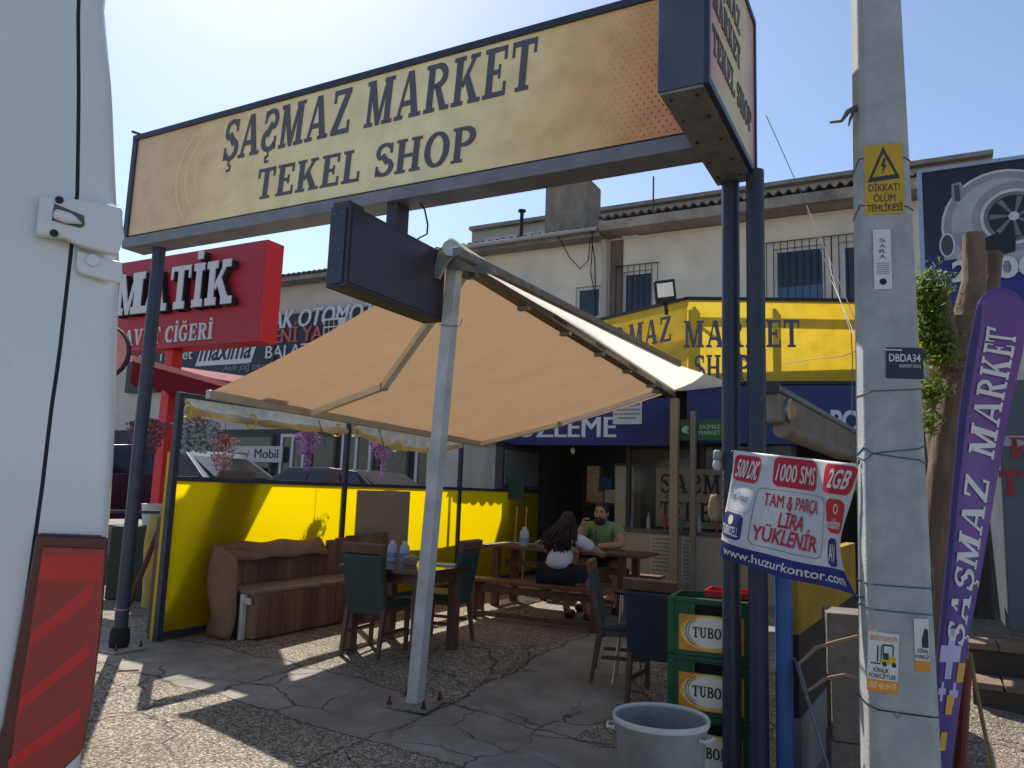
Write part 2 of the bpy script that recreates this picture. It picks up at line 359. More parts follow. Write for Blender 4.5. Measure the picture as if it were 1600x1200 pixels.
# ------------------------------------------------------------------ common materials
M_black = mat('black_paint', (48, 54, 68), .42, .0, bump=.08, bs=120, vs=9, var=.25)
M_blackpanel = mat('black_panel', (58, 54, 62), .5, bump=.05, vs=3, var=.3)
M_white = mat('white_paint', (214, 214, 210), .42, bump=.06, bs=90, vs=4, dirt=(178, 174, 165))
M_alu = mat('aluminium', (178, 178, 172), .36, .75, bump=.05, vs=7, var=.2)
M_greymetal = mat('grey_metal', (132, 132, 130), .5, .4, bump=.08, vs=6, var=.25)
M_darkmetal = mat('dark_metal', (40, 40, 42), .45, .3, vs=8, var=.3)
M_rubber = mat('rubber', (24, 24, 25), .8, vs=12)
M_ink = mat('sign_ink', (88, 85, 94), .6, var=.06)
M_glass = mat('dark_glass', (30, 36, 42), .06, spec=.6, var=.2, vs=2)
M_rust = mat('rusty_steel', (110, 78, 56), .8, .2, bump=.3, bs=90, vs=14, dirt=(64, 44, 34))
def print_material(name, stops, axis, lo, hi, wob=.12, rough=.38, trans=0., org=None, dots=None):
    """printed vinyl: colour bands running along one direction of the panel"""
    m = bpy.data.materials.new(name); m.use_nodes = True; n = m.node_tree.nodes; l = m.node_tree.links; p = n['Principled BSDF']
    g = n.new('ShaderNodeNewGeometry'); d = n.new('ShaderNodeVectorMath'); d.operation = 'DOT_PRODUCT'; l.new(g.outputs['Position'], d.inputs[0]); d.inputs[1].default_value = axis
    o = (org or O2).dot(Vector(axis)); mr = n.new('ShaderNodeMapRange'); mr.inputs['From Min'].default_value = o + lo; mr.inputs['From Max'].default_value = o + hi; l.new(d.outputs['Value'], mr.inputs['Value'])
    nz = n.new('ShaderNodeTexNoise'); nz.inputs['Scale'].default_value = 1.4; nz.inputs['Detail'].default_value = 4; nz.inputs['Distortion'].default_value = .8; l.new(g.outputs['Position'], nz.inputs['Vector'])
    a = n.new('ShaderNodeMath'); a.operation = 'MULTIPLY_ADD'; a.inputs[1].default_value = wob * 2; a.inputs[2].default_value = -wob; l.new(nz.outputs['Fac'], a.inputs[0])
    s = n.new('ShaderNodeMath'); l.new(mr.outputs[0], s.inputs[0]); l.new(a.outputs[0], s.inputs[1])
    r = n.new('ShaderNodeValToRGB'); e = r.color_ramp.elements
    while len(e) < len(stops): e.new(.5)
    for q, (t, c) in zip(e, stops): q.position = t; q.color = (*lin(c), 1)
    l.new(s.outputs[0], r.inputs[0]); col = r.outputs[0]
    n2 = n.new('ShaderNodeTexNoise'); n2.inputs['Scale'].default_value = 5; n2.inputs['Detail'].default_value = 7; l.new(g.outputs['Position'], n2.inputs['Vector'])
    r2 = n.new('ShaderNodeValToRGB'); r2.color_ramp.elements[0].position = .3; r2.color_ramp.elements[0].color = (.84, .83, .82, 1); r2.color_ramp.elements[1].position = .6; r2.color_ramp.elements[1].color = (1, 1, 1, 1)
    l.new(n2.outputs['Fac'], r2.inputs[0]); mx = n.new('ShaderNodeMix'); mx.data_type = 'RGBA'; mx.blend_type = 'MULTIPLY'; mx.inputs[0].default_value = 1; l.new(col, mx.inputs[6]); l.new(r2.outputs[0], mx.inputs[7]); col = mx.outputs[2]
    l.new(col, p.inputs['Base Color']); p.inputs['Roughness'].default_value = rough; p.inputs['Specular IOR Level'].default_value = .35
    if trans:
        t = n.new('ShaderNodeBsdfTranslucent'); ms = n.new('ShaderNodeMixShader'); ms.inputs[0].default_value = trans; l.new(col, t.inputs[0])
        l.new(p.outputs[0], ms.inputs[1]); l.new(t.outputs[0], ms.inputs[2]); l.new(ms.outputs[0], n['Material Output'].inputs[0])
    return m
# ------------------------------------------------------------------ overhead shop sign on its posts
SV0, SZ0, SZ1 = -.12, 3.76, 4.76
sign = thing('overhead_sign', 'wide amber signboard reading MARKET TEKEL SHOP raised on black posts', 'sign', S(0, 0))
M_amber = print_material('amber_print', [(0, (226, 186, 150)), (.12, (224, 186, 140)), (.28, (240, 218, 162)), (.45, (240, 222, 172)), (.62, (244, 228, 176)), (.78, (240, 206, 146)), (.9, (236, 172, 116)), (1, (220, 128, 98))], SU, -.33, 5.4)  # glare veil put into these colours, paler than the print itself
MB().sbox(-.33, 5.2, SV0 + .012, .12, SZ0 - .02, SZ1 - .01).build('sign_case', M_blackpanel, sign, bevel=.006)
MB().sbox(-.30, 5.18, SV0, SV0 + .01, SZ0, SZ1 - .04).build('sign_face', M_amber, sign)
t = MB(); t.sbox(-.36, 5.2, SV0 - .025, SV0 + .03, SZ1 - .045, SZ1 + .005); t.build('top_trim', M_black, sign, bevel=.004)
t = MB(); t.sbox(-.36, -.3, SV0 - .02, SV0 + .03, SZ0 - .01, SZ1 - .047); t.build('end_trim', M_black, sign)
MB().sbox(-.36, 5.1, SV0 - .02, .1, 3.64, SZ0 - .022).build('bottom_beam', mat('dull_steel', (122, 122, 126), .5, .3, vs=4, var=.25, bump=.06), sign, bevel=.004)
f = MB().tube(S(0, 0, .02), S(0, 0, 3.64), .058, n=20); f.build('post', M_black, sign, sm=True)
b = MB(); b.sbox(-.17, .17, -.16, .16, 0.002, .022); pl = b.build('base_plate', mat('cement_dust', (150, 146, 138), .8, bump=.2), sign, bevel=.004)
for du, dv in ((-.13, -.12), (.13, -.12), (.13, .12), (-.13, .12)):
    c = S(du, dv, .02); MB().lathe([(.018, 0), (.018, .022), (.009, .023), (.009, .055)], c, 8).build('bolt', M_rust, pl)
b = MB(); b.lathe([(.064, .0), (.064, .012)], S(0, 0, .34), 16); b.build('wire_tie', M_greymetal, sign, sm=True)
b = MB(); b.lathe([(.075, 0), (.085, .03), (.08, .14), (.062, .17)], S(0, 0, .022), 14); b.build('base_collar', M_rubber, sign, sm=True)
for u, v in ((5.2, .38), (5.37, .32)):
    q = S(u, v); zz = gz(q.x, q.y)
    MB().tube(S(u, v, zz - .02), S(u, v, 3.62), .057, n=20).build('post', M_black, sign, sm=True)
MB().tube(S(-.2, .05, SZ1), S(-.42, -.12, SZ1 + .07), .012, n=6).build('rod', M_darkmetal, sign)
fn = plane_fn(S(0, SV0), SU, UP)
def sign_line(body, bl, br, tl, parent, m, v, font='slab', **kw):
    """lettering on a plane v=const read off between surveyed pixels"""
    a = onv(*bl, v); c = onv(*br, v); d = onv(*tl, v); fn_, W_, H_ = quad_fn(a, c, a + UP * (d.z - a.z)); words(body, fn_, W_, H_, m, parent, **kw)
sign_line('$A&MAZ MARKET', (346, 254), (836, 137), (354, 190), sign, M_ink, SV0, lift=.001, shear=.06)
sign_line('TEKEL SHOP', (399, 313), (740, 250), (398, 267), sign, M_ink, SV0, lift=.001, shear=.06)
# printed swirl and dotted corner: thin vinyl decals
k = MB(); cx, cz = .95, 4.2
for rr in (.34, .46, .57):
    for i in range(30):
        a0 = rad(20 + i * 9.5); a1 = rad(20 + (i + 1) * 9.5); wd = .03 * math.sin(math.pi * (i + .5) / 30)
        P_ = lambda a, r: S(cx + r * math.cos(a) * 1.1, SV0 - .0012, cz + r * math.sin(a))
        if all(SZ0 + .02 < P_(a, rr + wd).z < SZ1 - .07 for a in (a0, a1)): k.add([P_(a0, rr), P_(a1, rr), P_(a1, rr + wd), P_(a0, rr + wd)], [(0, 1, 2, 3)])
k.build('printed_swirl', mat('pale_print', (226, 200, 142), .5, var=.1), sign)['kind'] = 'stuff'
k = MB()
for i in range(16):
    for j in range(26):
        u = 4.36 + i * .05 + (j % 2) * .025; z = SZ0 + .03 + j * .036; r = .002 + .009 * (i / 16) * (1 - abs(j - 6) / 34)
        if u < 5.15: k.add([S(u + r * math.cos(a), SV0 - .0014, z + r * math.sin(a)) for a in (0, 1.05, 2.09, 3.14, 4.19, 5.24)], [(0, 1, 2, 3, 4, 5)])
k.build('printed_dots', mat('red_print', (176, 74, 50), .5), sign)['kind'] = 'stuff'
# ------------------------------------------------------------------ square sign box projecting towards the street at the right end
pj = thing('projecting_sign', 'square black-edged amber sign box projecting over the street at the right posts', 'sign', S(5.23, -.25, 3.6))
U0, U1, V0, V1, Z0, Z1 = 5.1, 5.36, -.93, .4, 3.6, 4.72
MB().sbox(U0, U1 - .012, V0, V1, Z0 + .004, Z1).build('case', mat('slate_black', (74, 80, 96), .45, vs=3, var=.2), pj, bevel=.006)
MB().sbox(U0 + .012, U1 - .02, V0 + .012, V1 - .01, Z0 - .012, Z0 + .003).build('underside', mat('galvanised', (134, 132, 126), .42, .55, vs=9, var=.25, bump=.05), pj)
PJM = print_material('side_print', [(0, (196, 110, 90)), (.15, (216, 160, 110)), (.4, (224, 196, 120)), (.75, (222, 190, 118)), (1, (190, 110, 110))], SV, V0, V1)
MB().sbox(U1 - .012, U1, V0 + .03, V1 - .03, Z0 + .04, Z1 - .04).build('face', PJM, pj)
t = MB()
for a in ((V0, V0 + .03, Z0, Z1), (V1 - .03, V1, Z0, Z1), (V0 + .03, V1 - .03, Z0, Z0 + .04), (V0 + .03, V1 - .03, Z1 - .04, Z1)): t.sbox(U1 - .014, U1 + .012, *a)
t.build('frame', M_black, pj)
for body, z in (('$A&MAZ', 4.33), ('MARKET', 4.1), ('TEKEL SHOP', 3.84)):
    k = MB(); L = {'$A&MAZ': .72, 'MARKET': .72, 'TEKEL SHOP': 1.06}[body]
    words(body, plane_fn(S(U1, V0 + .12, z), SV, UP), L, .16, M_ink, pj, lift=.001, thick=.003)
k = MB()
for v in (-.85, -.6, -.3, 0, .25):
    for u in (U0 + .05, U1 - .07): k.lathe([(.012, 0), (.009, -.008)], S(u, v, Z0 - .012), 8)
k.build('rivets', M_darkmetal, pj)['kind'] = 'stuff'
# ------------------------------------------------------------------ black box under the sign
bx = thing('hanging_box', 'plain black sign box hung end-on under the amber signboard by the white post', 'sign', S(2.76, 0, 2.82))
MB().sbox(2.67, 2.85, -.66, .55, 2.84, 3.42).build('case', M_blackpanel, bx, bevel=.006)
t = MB(); t.sbox(2.846, 2.856, -.64, .53, 2.87, 3.39); t.build('face', mat('black_face', (62, 56, 64), .35, vs=2, var=.25), bx)
t = MB(); t.sbox(2.70, 2.82, -.672, -.661, 2.86, 3.40); t.build('end_cap', M_black, bx, bevel=.003)
t = MB(); t.sbox(2.72, 2.82, -.1, .05, 3.421, 3.638); t.build('hanger', M_blackpanel, bx); t = MB(); t.sbox(2.69, 2.83, -.655, -.5, 3.421, 3.45); t.build('lid_plate', M_blackpanel, bx)
t = MB()
for u, z in ((2.72, 3.36), (2.79, 3.36), (2.73, 3.18), (2.78, 3.1), (2.74, 2.95)): t.lathe([(.009, 0), (.006, .006)], S(u, -.672, z), 8, Matrix.Rotation(rad(90), 3, 'X'))
t.build('rivets', mat('dull_zinc', (120, 118, 112), .5, .4), bx)['kind'] = 'stuff'
pts = [S(2.95, -.02, 3.66), S(2.98, .03, 3.6), S(2.98, .08, 3.5), S(2.95, .12, 3.44), S(2.86, .15, 3.43), S(2.83, .16, 3.42)]
MB().path(pts, .007, 6).build('power_cable', M_rubber, bx, sm=True)
# ------------------------------------------------------------------ double awning on its posts
M_canvas = mat('beige_canvas', (196, 176, 150), .85, var=.16, vs=2.2, bump=.15, bs=300, trans=.27, transc=(190, 154, 118))
M_whitecanvas = mat('white_canvas', (238, 234, 222), .85, var=.05, trans=.55)
aw = thing('patio_awning', 'beige canvas awning with folding arms stretched from a white post towards the fence', 'awning', S(2.9, .5, gpt(S(2.9, .5)).z))
def px_u(px, py, u): return onu(px, py, u)
RU, BU = 2.9, .24
rn, rf = S(RU, .5, 3.40), S(RU, 7.0, 3.06)
bn, bf = px_u(330, 612, BU), px_u(760, 692, BU)
def lerp(a, b, t): return Vector(a) + (Vector(b) - Vector(a)) * t
r0 = S(RU - .06, .56, 3.36); r1 = lerp(rn, rf, .955) + SU * -.06 - UP * .04
def canvas(i, j):
    a = lerp(r0, r1, i); c = lerp(bn, bf, i); p = lerp(a, c, j)
    return p - UP * (.05 * math.sin(math.pi * j) * (1 + .5 * math.sin(i * 9)) + .006 * math.sin(i * 40 + j * 3))
MB().grid(canvas, 40, 16).build('canvas', M_canvas, aw, sm=True)
t = MB(); t.beam(bn + UP * -.03 - SV * .04, bf + UP * -.03, .06, .085); t.build('front_bar', mat('cream_alu', (176, 168, 152), .4, .3, vs=5, var=.15), aw, bevel=.008)
t = MB(); t.beam(rn - SV * .05, rf, .13, .09); t.build('cassette', mat('bronze_alu', (120, 104, 88), .45, .4, vs=10, var=.3), aw, bevel=.01)
t = MB(); t.tube(rn + UP * .09 + SU * .02, rf + UP * .06 + SU * .02, .045, n=12); t.build('roller', M_whitecanvas, aw, sm=True)
for k_ in range(6):
    a = lerp(rn, rf, .06 + .155 * k_); q = MB(); q.box(a - UP * .06, (.12, .07, .05), RS); q.build('clamp', M_greymetal, aw, bevel=.006)
# hood rail and the short white canvas of the other side
hn = onu(712, 393, RU + .30); hf = onu(1062, 568, RU + .30)
t = MB(); t.beam(hn, hf, .06, .07); t.build('hood_rail', mat('weathered_alu', (150, 148, 140), .5, .4, vs=16, dirt=(112, 92, 70)), aw, bevel=.006)
wf_end = at(1134, 592, hf.y + .3); wc_end = at(1136, 603, hf.y + .3)
hfx = lerp(hn, hf, 1.)
def wc(i, j):
    a = (lerp(hn, hf, i / .8) if i < .8 else lerp(hf, wf_end, (i - .8) / .2)) - UP * .03; c = lerp(rn, rf, i / .8) + SU * .06 + UP * .05 if i < .8 else lerp(rf + SU * .06 + UP * .05, wc_end, (i - .8) / .2)
    return lerp(a, c, j) - UP * (.02 * math.sin(math.pi * j) + .03 * abs(math.sin(i * 9.)) * math.sin(math.pi * j))
MB().grid(wc, 24, 6).build('white_canvas', M_whitecanvas, aw, sm=True)
for i, (rt, bt, ep) in enumerate(((.05, .26, (600, 604)), (.9, .96, None))):
    a = lerp(rn, rf, rt) - UP * .08 - SU * .05; c = lerp(bn, bf, bt) - UP * .04
    m_ = lerp(a, c, .5) - UP * .10 + SV * (.55 if i == 0 else -.2)
    if i == 0: m_ = lerp(onu(600, 604, 1.45), m_, .0)
    t = MB(); t.beam(a, m_, .07, .07); ar = t.build('arm', mat('arm_cream', (214, 206, 190), .4, .1, vs=5, var=.12), aw, bevel=.006); t = MB(); t.beam(m_, c, .07, .065); t.build('fore_arm', mat('arm_cream', (214, 206, 190)), ar, bevel=.006)
    e = MB(); e.lathe([(.04, -.04), (.045, 0), (.04, .04)], m_, 12); e.build('elbow', M_greymetal, ar, sm=True)
    e = MB(); e.box(a + UP * .02, (.1, .12, .07), RS); e.build('shoulder', M_greymetal, ar, bevel=.006)
# side bracket at the near end
t = MB(); br = rn - SV * .11
t.prism([br + SU * a + UP * b_ for a, b_ in ((-.03, -.02), (.12, .02), (.14, -.05), (.05, -.14), (.0, -.24), (-.06, -.22))], SV * .03)
t.lathe([(.07, -.02), (.07, .02)], br + SU * .1 + UP * .0, 16, Matrix.Rotation(rad(90), 3, 'X')); t.build('end_bracket', M_alu, aw, bevel=.004)
t = MB(); t.prism([br + SV * .05 + SU * a + UP * b_ for a, b_ in ((-.02, .0), (.45, -.18), (.5, -.24), (.1, -.16))], SV * .02); t.build('side_plate', M_greymetal, aw)
# printed maker's marks on the cassette
k = MB()
for f_ in (.3, .48, .66, .84):
    p0 = lerp(rn, rf, f_); d_ = (rf - rn).normalized(); write(k, 'ATLAHLAR', plane_fn(p0 + SU * .066 - UP * .02, d_, UP), .34, .045, thick=.002, bold=.02)
k.build('lettering', M_darkmetal, aw)
# white post, leaning a little
pb = G(648, 1102); pt = S(2.95, .55, 3.47)
d_ = (pt - pb).normalized(); xx = SU.cross(d_).cross(d_).normalized() * -1; yy = d_.cross(xx)
RP = Matrix((xx, yy, d_)).transposed()
t = MB(); t.box((pb + pt) / 2, (.098, .098, (pt - pb).length), RP); wp = t.build('post', mat('white_post', (206, 206, 204), .45, vs=5, bump=.08, dirt=(168, 166, 160)), aw, bevel=.004)
RZ = Matrix.Rotation(ANG + rad(8), 3, 'Z'); t = MB(); t.box(pb + UP * .014, (.36, .36, .02), RZ); t.build('base_plate', mat('plate_steel', (168, 162, 148), .6, .2, vs=12, dirt=(112, 88, 66)), wp, bevel=.003)
for dx, dy in ((-.14, -.14), (.14, -.14), (.14, .14), (-.14, .14)):
    c = pb + RZ @ Vector((dx, dy, .022)); MB().lathe([(.022, 0), (.022, .02), (.011, .021), (.01, .06)], c, 8).build('bolt', M_rust, wp)
MB().path([pb + d_ * 2.92 + RP @ Vector((-.06, -.06, 0)), pb + d_ * 2.90 + RP @ Vector((.06, -.056, 0)), pb + d_ * 2.93 + RP @ Vector((.066, .05, 0)), pb + d_ * 2.99 + RP @ Vector((.08, .06, 0))], .004, 5).build('wire_tie', M_greymetal, wp)
q = S(2.95, 6.95); MB().sbox(2.90, 3.02, 6.9, 7.02, gz(q.x, q.y) + .01, 3.0).build('back_post', mat('tan_post', (150, 132, 110), .6, vs=3, bump=.1), aw, bevel=.008)
# ------------------------------------------------------------------ folded awning at the right, its end cap with an amber plug
fa = thing('folded_awning', 'folded dusty silver awning arm with a round amber end plug behind the right posts', 'awning', at(1212, 640, 6.2))
A, B_ = at(1205, 636, 6.2), at(1352, 705, 9.2)
t = MB(); t.beam(A, B_, .13, .26); t.build('cassette', mat('dusty_alu', (150, 142, 130), .5, .35, vs=5, dirt=(120, 100, 76)), fa, bevel=.03)
dd = (B_ - A).normalized()
t = MB(); t.beam(A + UP * .15, B_ + UP * .13, .16, .05); t.build('hood', M_greymetal, fa, bevel=.01)
t = MB(); t.beam(A - dd * .03 + UP * .16, A + dd * .05 + UP * .16, .12, .09); t.build('hood_end', M_black, fa)
sd = dd.cross(UP).normalized(); RX = Matrix((dd, -UP, sd)).transposed()
t = MB(); t.lathe([(.0, .0), (.1, .0), (.1, .03), (.085, .045), (.08, .03)], A + dd * .22 + sd * .066, 18, RX); cp = t.build('end_cap', M_alu, fa, sm=True)
t = MB(); t.lathe([(.0, .05), (.05, .048), (.076, .034), (.076, .02)], A + dd * .22 + sd * .066, 16, RX); t.build('amber_plug', mat('amber_plastic', (176, 124, 42), .3, vs=30, var=.5), cp, sm=True)
t = MB(); t.path([A + dd * .1 - UP * .17 + sd * .05, lerp(A, B_, .55) - UP * .17 + sd * .05, lerp(A, B_, .8) - UP * .12 + sd * .06, lerp(A, B_, .84) - UP * .5 + sd * .06], .07, 12); t.build('arm', mat('dusty_alu', (150, 142, 130)), fa, sm=True)
# ------------------------------------------------------------------ patio fence
M_yel = mat('yellow_vinyl', (228, 192, 14), .5, var=.14, vs=2.2, bump=.08, bs=8, trans=.7, transc=(255, 222, 0))
M_clear = mat('clear_sheet', (170, 174, 170), .12, alpha=.08, var=.2, vs=2)
M_haze = mat('milky_sheet', (206, 206, 194), .3, alpha=.78, vs=6, bump=.5, bs=5, stretch=(12, 12, 1.2), var=.25)
M_curtain = mat('rolled_curtain', (226, 216, 186), .16, var=.25, vs=5, bump=.6, bs=9, trans=.5, dirt=(200, 166, 96), spec=.6)
fe = thing('patio_fence', 'black-framed fence of glowing yellow vinyl panels with clear windows above', 'fence', S(-.05, .43))
FV = [.43, 2.93, 5.65, 8.5]; FZ, FW = 2.33, 1.50; FU = -.05
for v in FV:
    MB().sbox(FU - .03, FU + .03, v - .03, v + .03, 0.0, FZ).build('post', M_black, fe, bevel=.004)
for a, b_ in zip(FV[:-1], FV[1:]):
    for z0, z1 in ((FZ - .05, FZ), (FW - .02, FW + .025), (.03, .075)):
        MB().sbox(FU - .024, FU + .024, a + .031, b_ - .031, z0, z1).build('rail', M_black, fe, bevel=.003)
    def yp(i, j, a=a, b_=b_): return S(FU + .012 * math.sin(i * 7 + a) * math.sin(math.pi * j), a + .031 + (b_ - a - .062) * i, .078 + (FW - .1) * j)
    MB().grid(yp, 16, 8).build('yellow_panel', M_yel, fe, sm=True)
    def cp_(i, j, a=a, b_=b_): return S(FU + .01 * math.sin(i * 9 + a) * math.sin(math.pi * j), a + .035 + (b_ - a - .07) * i, FW + .03 + (FZ - FW - .085) * j)
    MB().grid(cp_, 12, 6).build('clear_window', M_clear, fe, sm=True)
MB().sbox(FU - .07, FU - .035, .40, .46, 0, 1.75).build('side_strip', mat('yellow_strip', (200, 168, 30), .6), fe)
MB().grid(lambda i, j: S(FU - .05 + .02 * math.sin(i * 12), 5.72 + 1.15 * i, FW + .03 + .78 * j), 16, 6).build('milky_sheet', M_haze, fe, sm=True)
MB().sbox(FU + .0, FU + .012, 7.1, 8.4, FW + .1, 2.2).build('dull_sheet', mat('dull_sheet', (120, 122, 112), .4, alpha=.8, vs=3), fe)
# rolled up clear curtains under the top rail, tied with straps
def roll(v0, v1, z, sag, yellow):
    n = 26; pts = []; rr = []
    for i in range(n + 1):
        k_ = i / n; pts.append(S(FU + .05, v0 + (v1 - v0) * k_, z - sag * math.sin(math.pi * k_) - .006 * abs(math.sin(i * 1.3)))); rr.append(.036 + .007 * math.sin(i * 1.1 + v0) + .004 * math.sin(i * 2.3))
    o = MB().path(pts, rr, 12).build('rolled_curtain', M_curtain, fe, sm=True)
    MB().grid(lambda i, j: S(FU + .03 + .02 * j, v0 + (v1 - v0) * i, FZ - .052 - (FZ - .05 - z + sag * math.sin(math.pi * i)) * j), 20, 3).build('curtain_top', mat('curtain_top', (230, 228, 216), .25, alpha=.8, vs=7, var=.3, bump=.5, bs=8, trans=.0), o, sm=True)
    for k_ in yellow:
        c = pts[int(k_ * n)]; MB().path([c + SU * (.075 * math.cos(a)) + UP * (.075 * math.sin(a)) for a in [i * math.pi / 6 for i in range(13)]], .012, 5).build('strap', mat('yellow_strap', (206, 176, 40), .6), o)
    return o
roll(.48, 2.85, 2.16, .03, (.02, .36, .96)); roll(3.0, 5.58, 2.17, .14, (.02, .35))
for v in (2.3, 3.45):
    MB().path([S(FU + .08, v, 2.24), S(FU + .12, v + .03, 2.1), S(FU + .1, v + .1, 2.02), S(FU + .1, v + .14, 1.92)], .007, 5).build('strap_end', mat('brown_strap', (120, 84, 46), .7), fe)
# the grey board fixed on the fence
MB().sbox(FU + .03, FU + .05, 3.14, 4.28, .45, 1.44).build('notice_board', mat('taupe_board', (142, 128, 112), .7, vs=1.5, var=.1), bevel=.004, origin=S(FU, 3.7, .45), label='plain taupe board leaning on the yellow fence behind the dining table', cat='board')

# boards added behind the fence to shade its foot and band the first panel
k = MB(); k.sbox(-.46, -.38, .62, 7.3, 0, 1.12); k.build('foot_shade_boards', mat('shade_board_wood', (96, 84, 72), .9, vs=3), origin=S(-.42, 4, 0), bevel=.006, label='long low shading boards added unseen behind the yellow fence', cat='boards')
def unshade(px, py, t):
    p_ = onu(px, py, FU); return p_ + SUN * t
b1, b2, b3, b4 = unshade(345, 750, .14), unshade(400, 753, .14), unshade(372, 850, .14), unshade(302, 850, .14)
def to_z(a, b_, z): return a + (b_ - a) * ((z - a.z) / (b_.z - a.z))
poly = [to_z(b1, b4, 1.6), to_z(b2, b3, 1.6), to_z(b2, b3, .02), to_z(b1, b4, .02)]
k = MB(); k.prism(poly, SU * -.03); k.build('band_shade_board', mat('shade_board_wood', (96, 84, 72)), origin=lerp(poly[2], poly[3], .5), label='slanting board added behind the first yellow panel to shade it', cat='board')  # added only for the slanting shadow it casts on the vinyl
# ------------------------------------------------------------------ two-storey building behind
VF = 11.3
M_wall = mat('cream_render', (234, 222, 202), .9, var=.08, vs=1.2, bump=.25, bs=40, dirt=(206, 194, 174))
M_wallgrey = mat('grey_render', (196, 184, 174), .9, var=.12, vs=1., bump=.25, bs=40)
M_conc = mat('concrete', (150, 146, 138), .9, var=.2, vs=3, bump=.4, bs=40, dirt=(116, 112, 104))
M_roof = mat('dark_roofing', (98, 86, 86), .7, var=.3, vs=4, bump=.2)
M_pvc = mat('white_pvc', (206, 204, 198), .4, var=.08)
bd = thing('rear_building', 'long cream two-storey building with corrugated eaves behind the shop', 'building', S(0, VF))
def wall_with_holes(u0, u1, z0, z1, holes, v, th):
    """a wall cut into strips round rectangular openings"""
    k = MB(); us = sorted({u0, u1, *[h[0] for h in holes], *[h[1] for h in holes]}); 
    for a, b_ in zip(us[:-1], us[1:]):
        hs = sorted([h for h in holes if h[0] <= a + 1e-6 and h[1] >= b_ - 1e-6], key=lambda h: h[2]); z = z0
        for h in hs:
            if h[2] > z: k.sbox(a, b_, v, v + th, z, h[2])
            z = h[3]
        if z < z1: k.sbox(a, b_, v, v + th, z, z1)
    return k
HOL = [(-.62, .0, 4.3, 6.2), (.5, 1.22, 4.3, 6.45), (3.75, 4.75, 4.2, 6.6), (4.98, 6.0, 4.2, 6.6)]
wall_with_holes(-4.5, 12, 0, 7.25, HOL, VF, .3).build('wall', M_wall, bd)
MB().sbox(-60, -4.5, VF + .35, VF + .6, 3.0, 7.2).build('wall', M_wallgrey, bd)
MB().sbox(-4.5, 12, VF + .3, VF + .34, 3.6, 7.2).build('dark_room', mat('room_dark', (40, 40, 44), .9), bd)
def corrug(u0, u1, v0, v1, z0, z1, name, step=.19):
    n = int((u1 - u0) / step * 6)
    def fn(i, j): u = u0 + (u1 - u0) * i; return S(u, v0 + (v1 - v0) * j, z0 + (z1 - z0) * j + .045 * math.sin(2 * math.pi * (u - u0) / step))
    return MB().grid(fn, n, 1).build(name, M_roof, bd, sm=True, solid=.012)
corrug(-5.2, .1, VF - .5, VF + 4, 7.40, 8.2, 'roof_sheet'); corrug(.1, 11.5, VF - .55, VF + 4, 7.58, 8.4, 'roof_sheet')
corrug(-60, -5.2, VF - .2, VF + 4, 7.34, 8.1, 'roof_sheet')
MB().sbox(-5.2, .1, VF - .42, VF + .1, 7.22, 7.34).build('eave_board', M_conc, bd, bevel=.01)
MB().sbox(.12, 12, VF - .55, VF + .0, 7.28, 7.5).build('eave_board', mat('eave_concrete', (176, 164, 150), .9, vs=2, dirt=(116, 106, 100), bump=.2), bd, bevel=.01)
MB().sbox(-60, -5.2, VF - .15, VF + .4, 7.18, 7.3).build('eave_board', M_conc, bd)
MB().path([S(-5.2, VF - .55, 7.32), S(.1, VF - .57, 7.34)], .05, 8).build('gutter', mat('gutter', (170, 168, 166), .5, .3), bd, sm=True)
t = MB(); t.path([S(.12, VF - .2, 7.2), S(.12, VF - .12, 7.0), S(.12, VF - .08, 6.6), S(.12, VF - .08, 3.4)], .07, 10); t.build('downpipe', mat('downpipe', (176, 168, 156), .6), bd, sm=True)
MB().sbox(.22, .52, VF - .03, VF - .001, 3.4, 7.2).build('brown_pilaster', mat('brown_render', (134, 108, 98), .9, vs=1, dirt=(92, 78, 74)), bd)
# far parapet with panels behind the eave
MB().sbox(-6, 8, 15.4, 15.6, 7.6, 9.55).build('parapet', mat('parapet', (168, 162, 152), .9, vs=2, bump=.2), bd)
for i in range(22): MB().sbox(-5.5 + i * .6, -4.94 + i * .6, 15.36, 15.398, 8.5, 9.28).build('parapet_panel', mat('parapet_panel', (186, 182, 176), .8, var=.15), bd)
MB().sbox(-6, 8, 15.2, 15.7, 9.55, 9.66).build('coping', M_conc, bd)
ch = MB().sbox(-1.62, -.52, 11.6, 12.5, 7.6, 9.0).build('chimney', mat('chimney_plaster', (154, 144, 128), .95, vs=3, bump=.5, bs=20, dirt=(112, 104, 94)), bd, bevel=.02)
MB().sbox(-1.66, -.6, 11.57, 12.53, 9.0, 9.08).build('chimney_cap', M_conc, ch)
t = MB(); t.tube(S(-2.25, 11.6, 7.6), S(-2.25, 11.6, 8.35), .05, n=10); t.lathe([(.1, 0), (.1, .04), (.02, .07)], S(-2.25, 11.6, 8.36), 12); t.build('stove_pipe', M_darkmetal, bd, sm=True)
MB().tube(S(.98, 12, 7.7), S(.98, 12, 8.9), .02, n=6).build('aerial', M_darkmetal, bd)
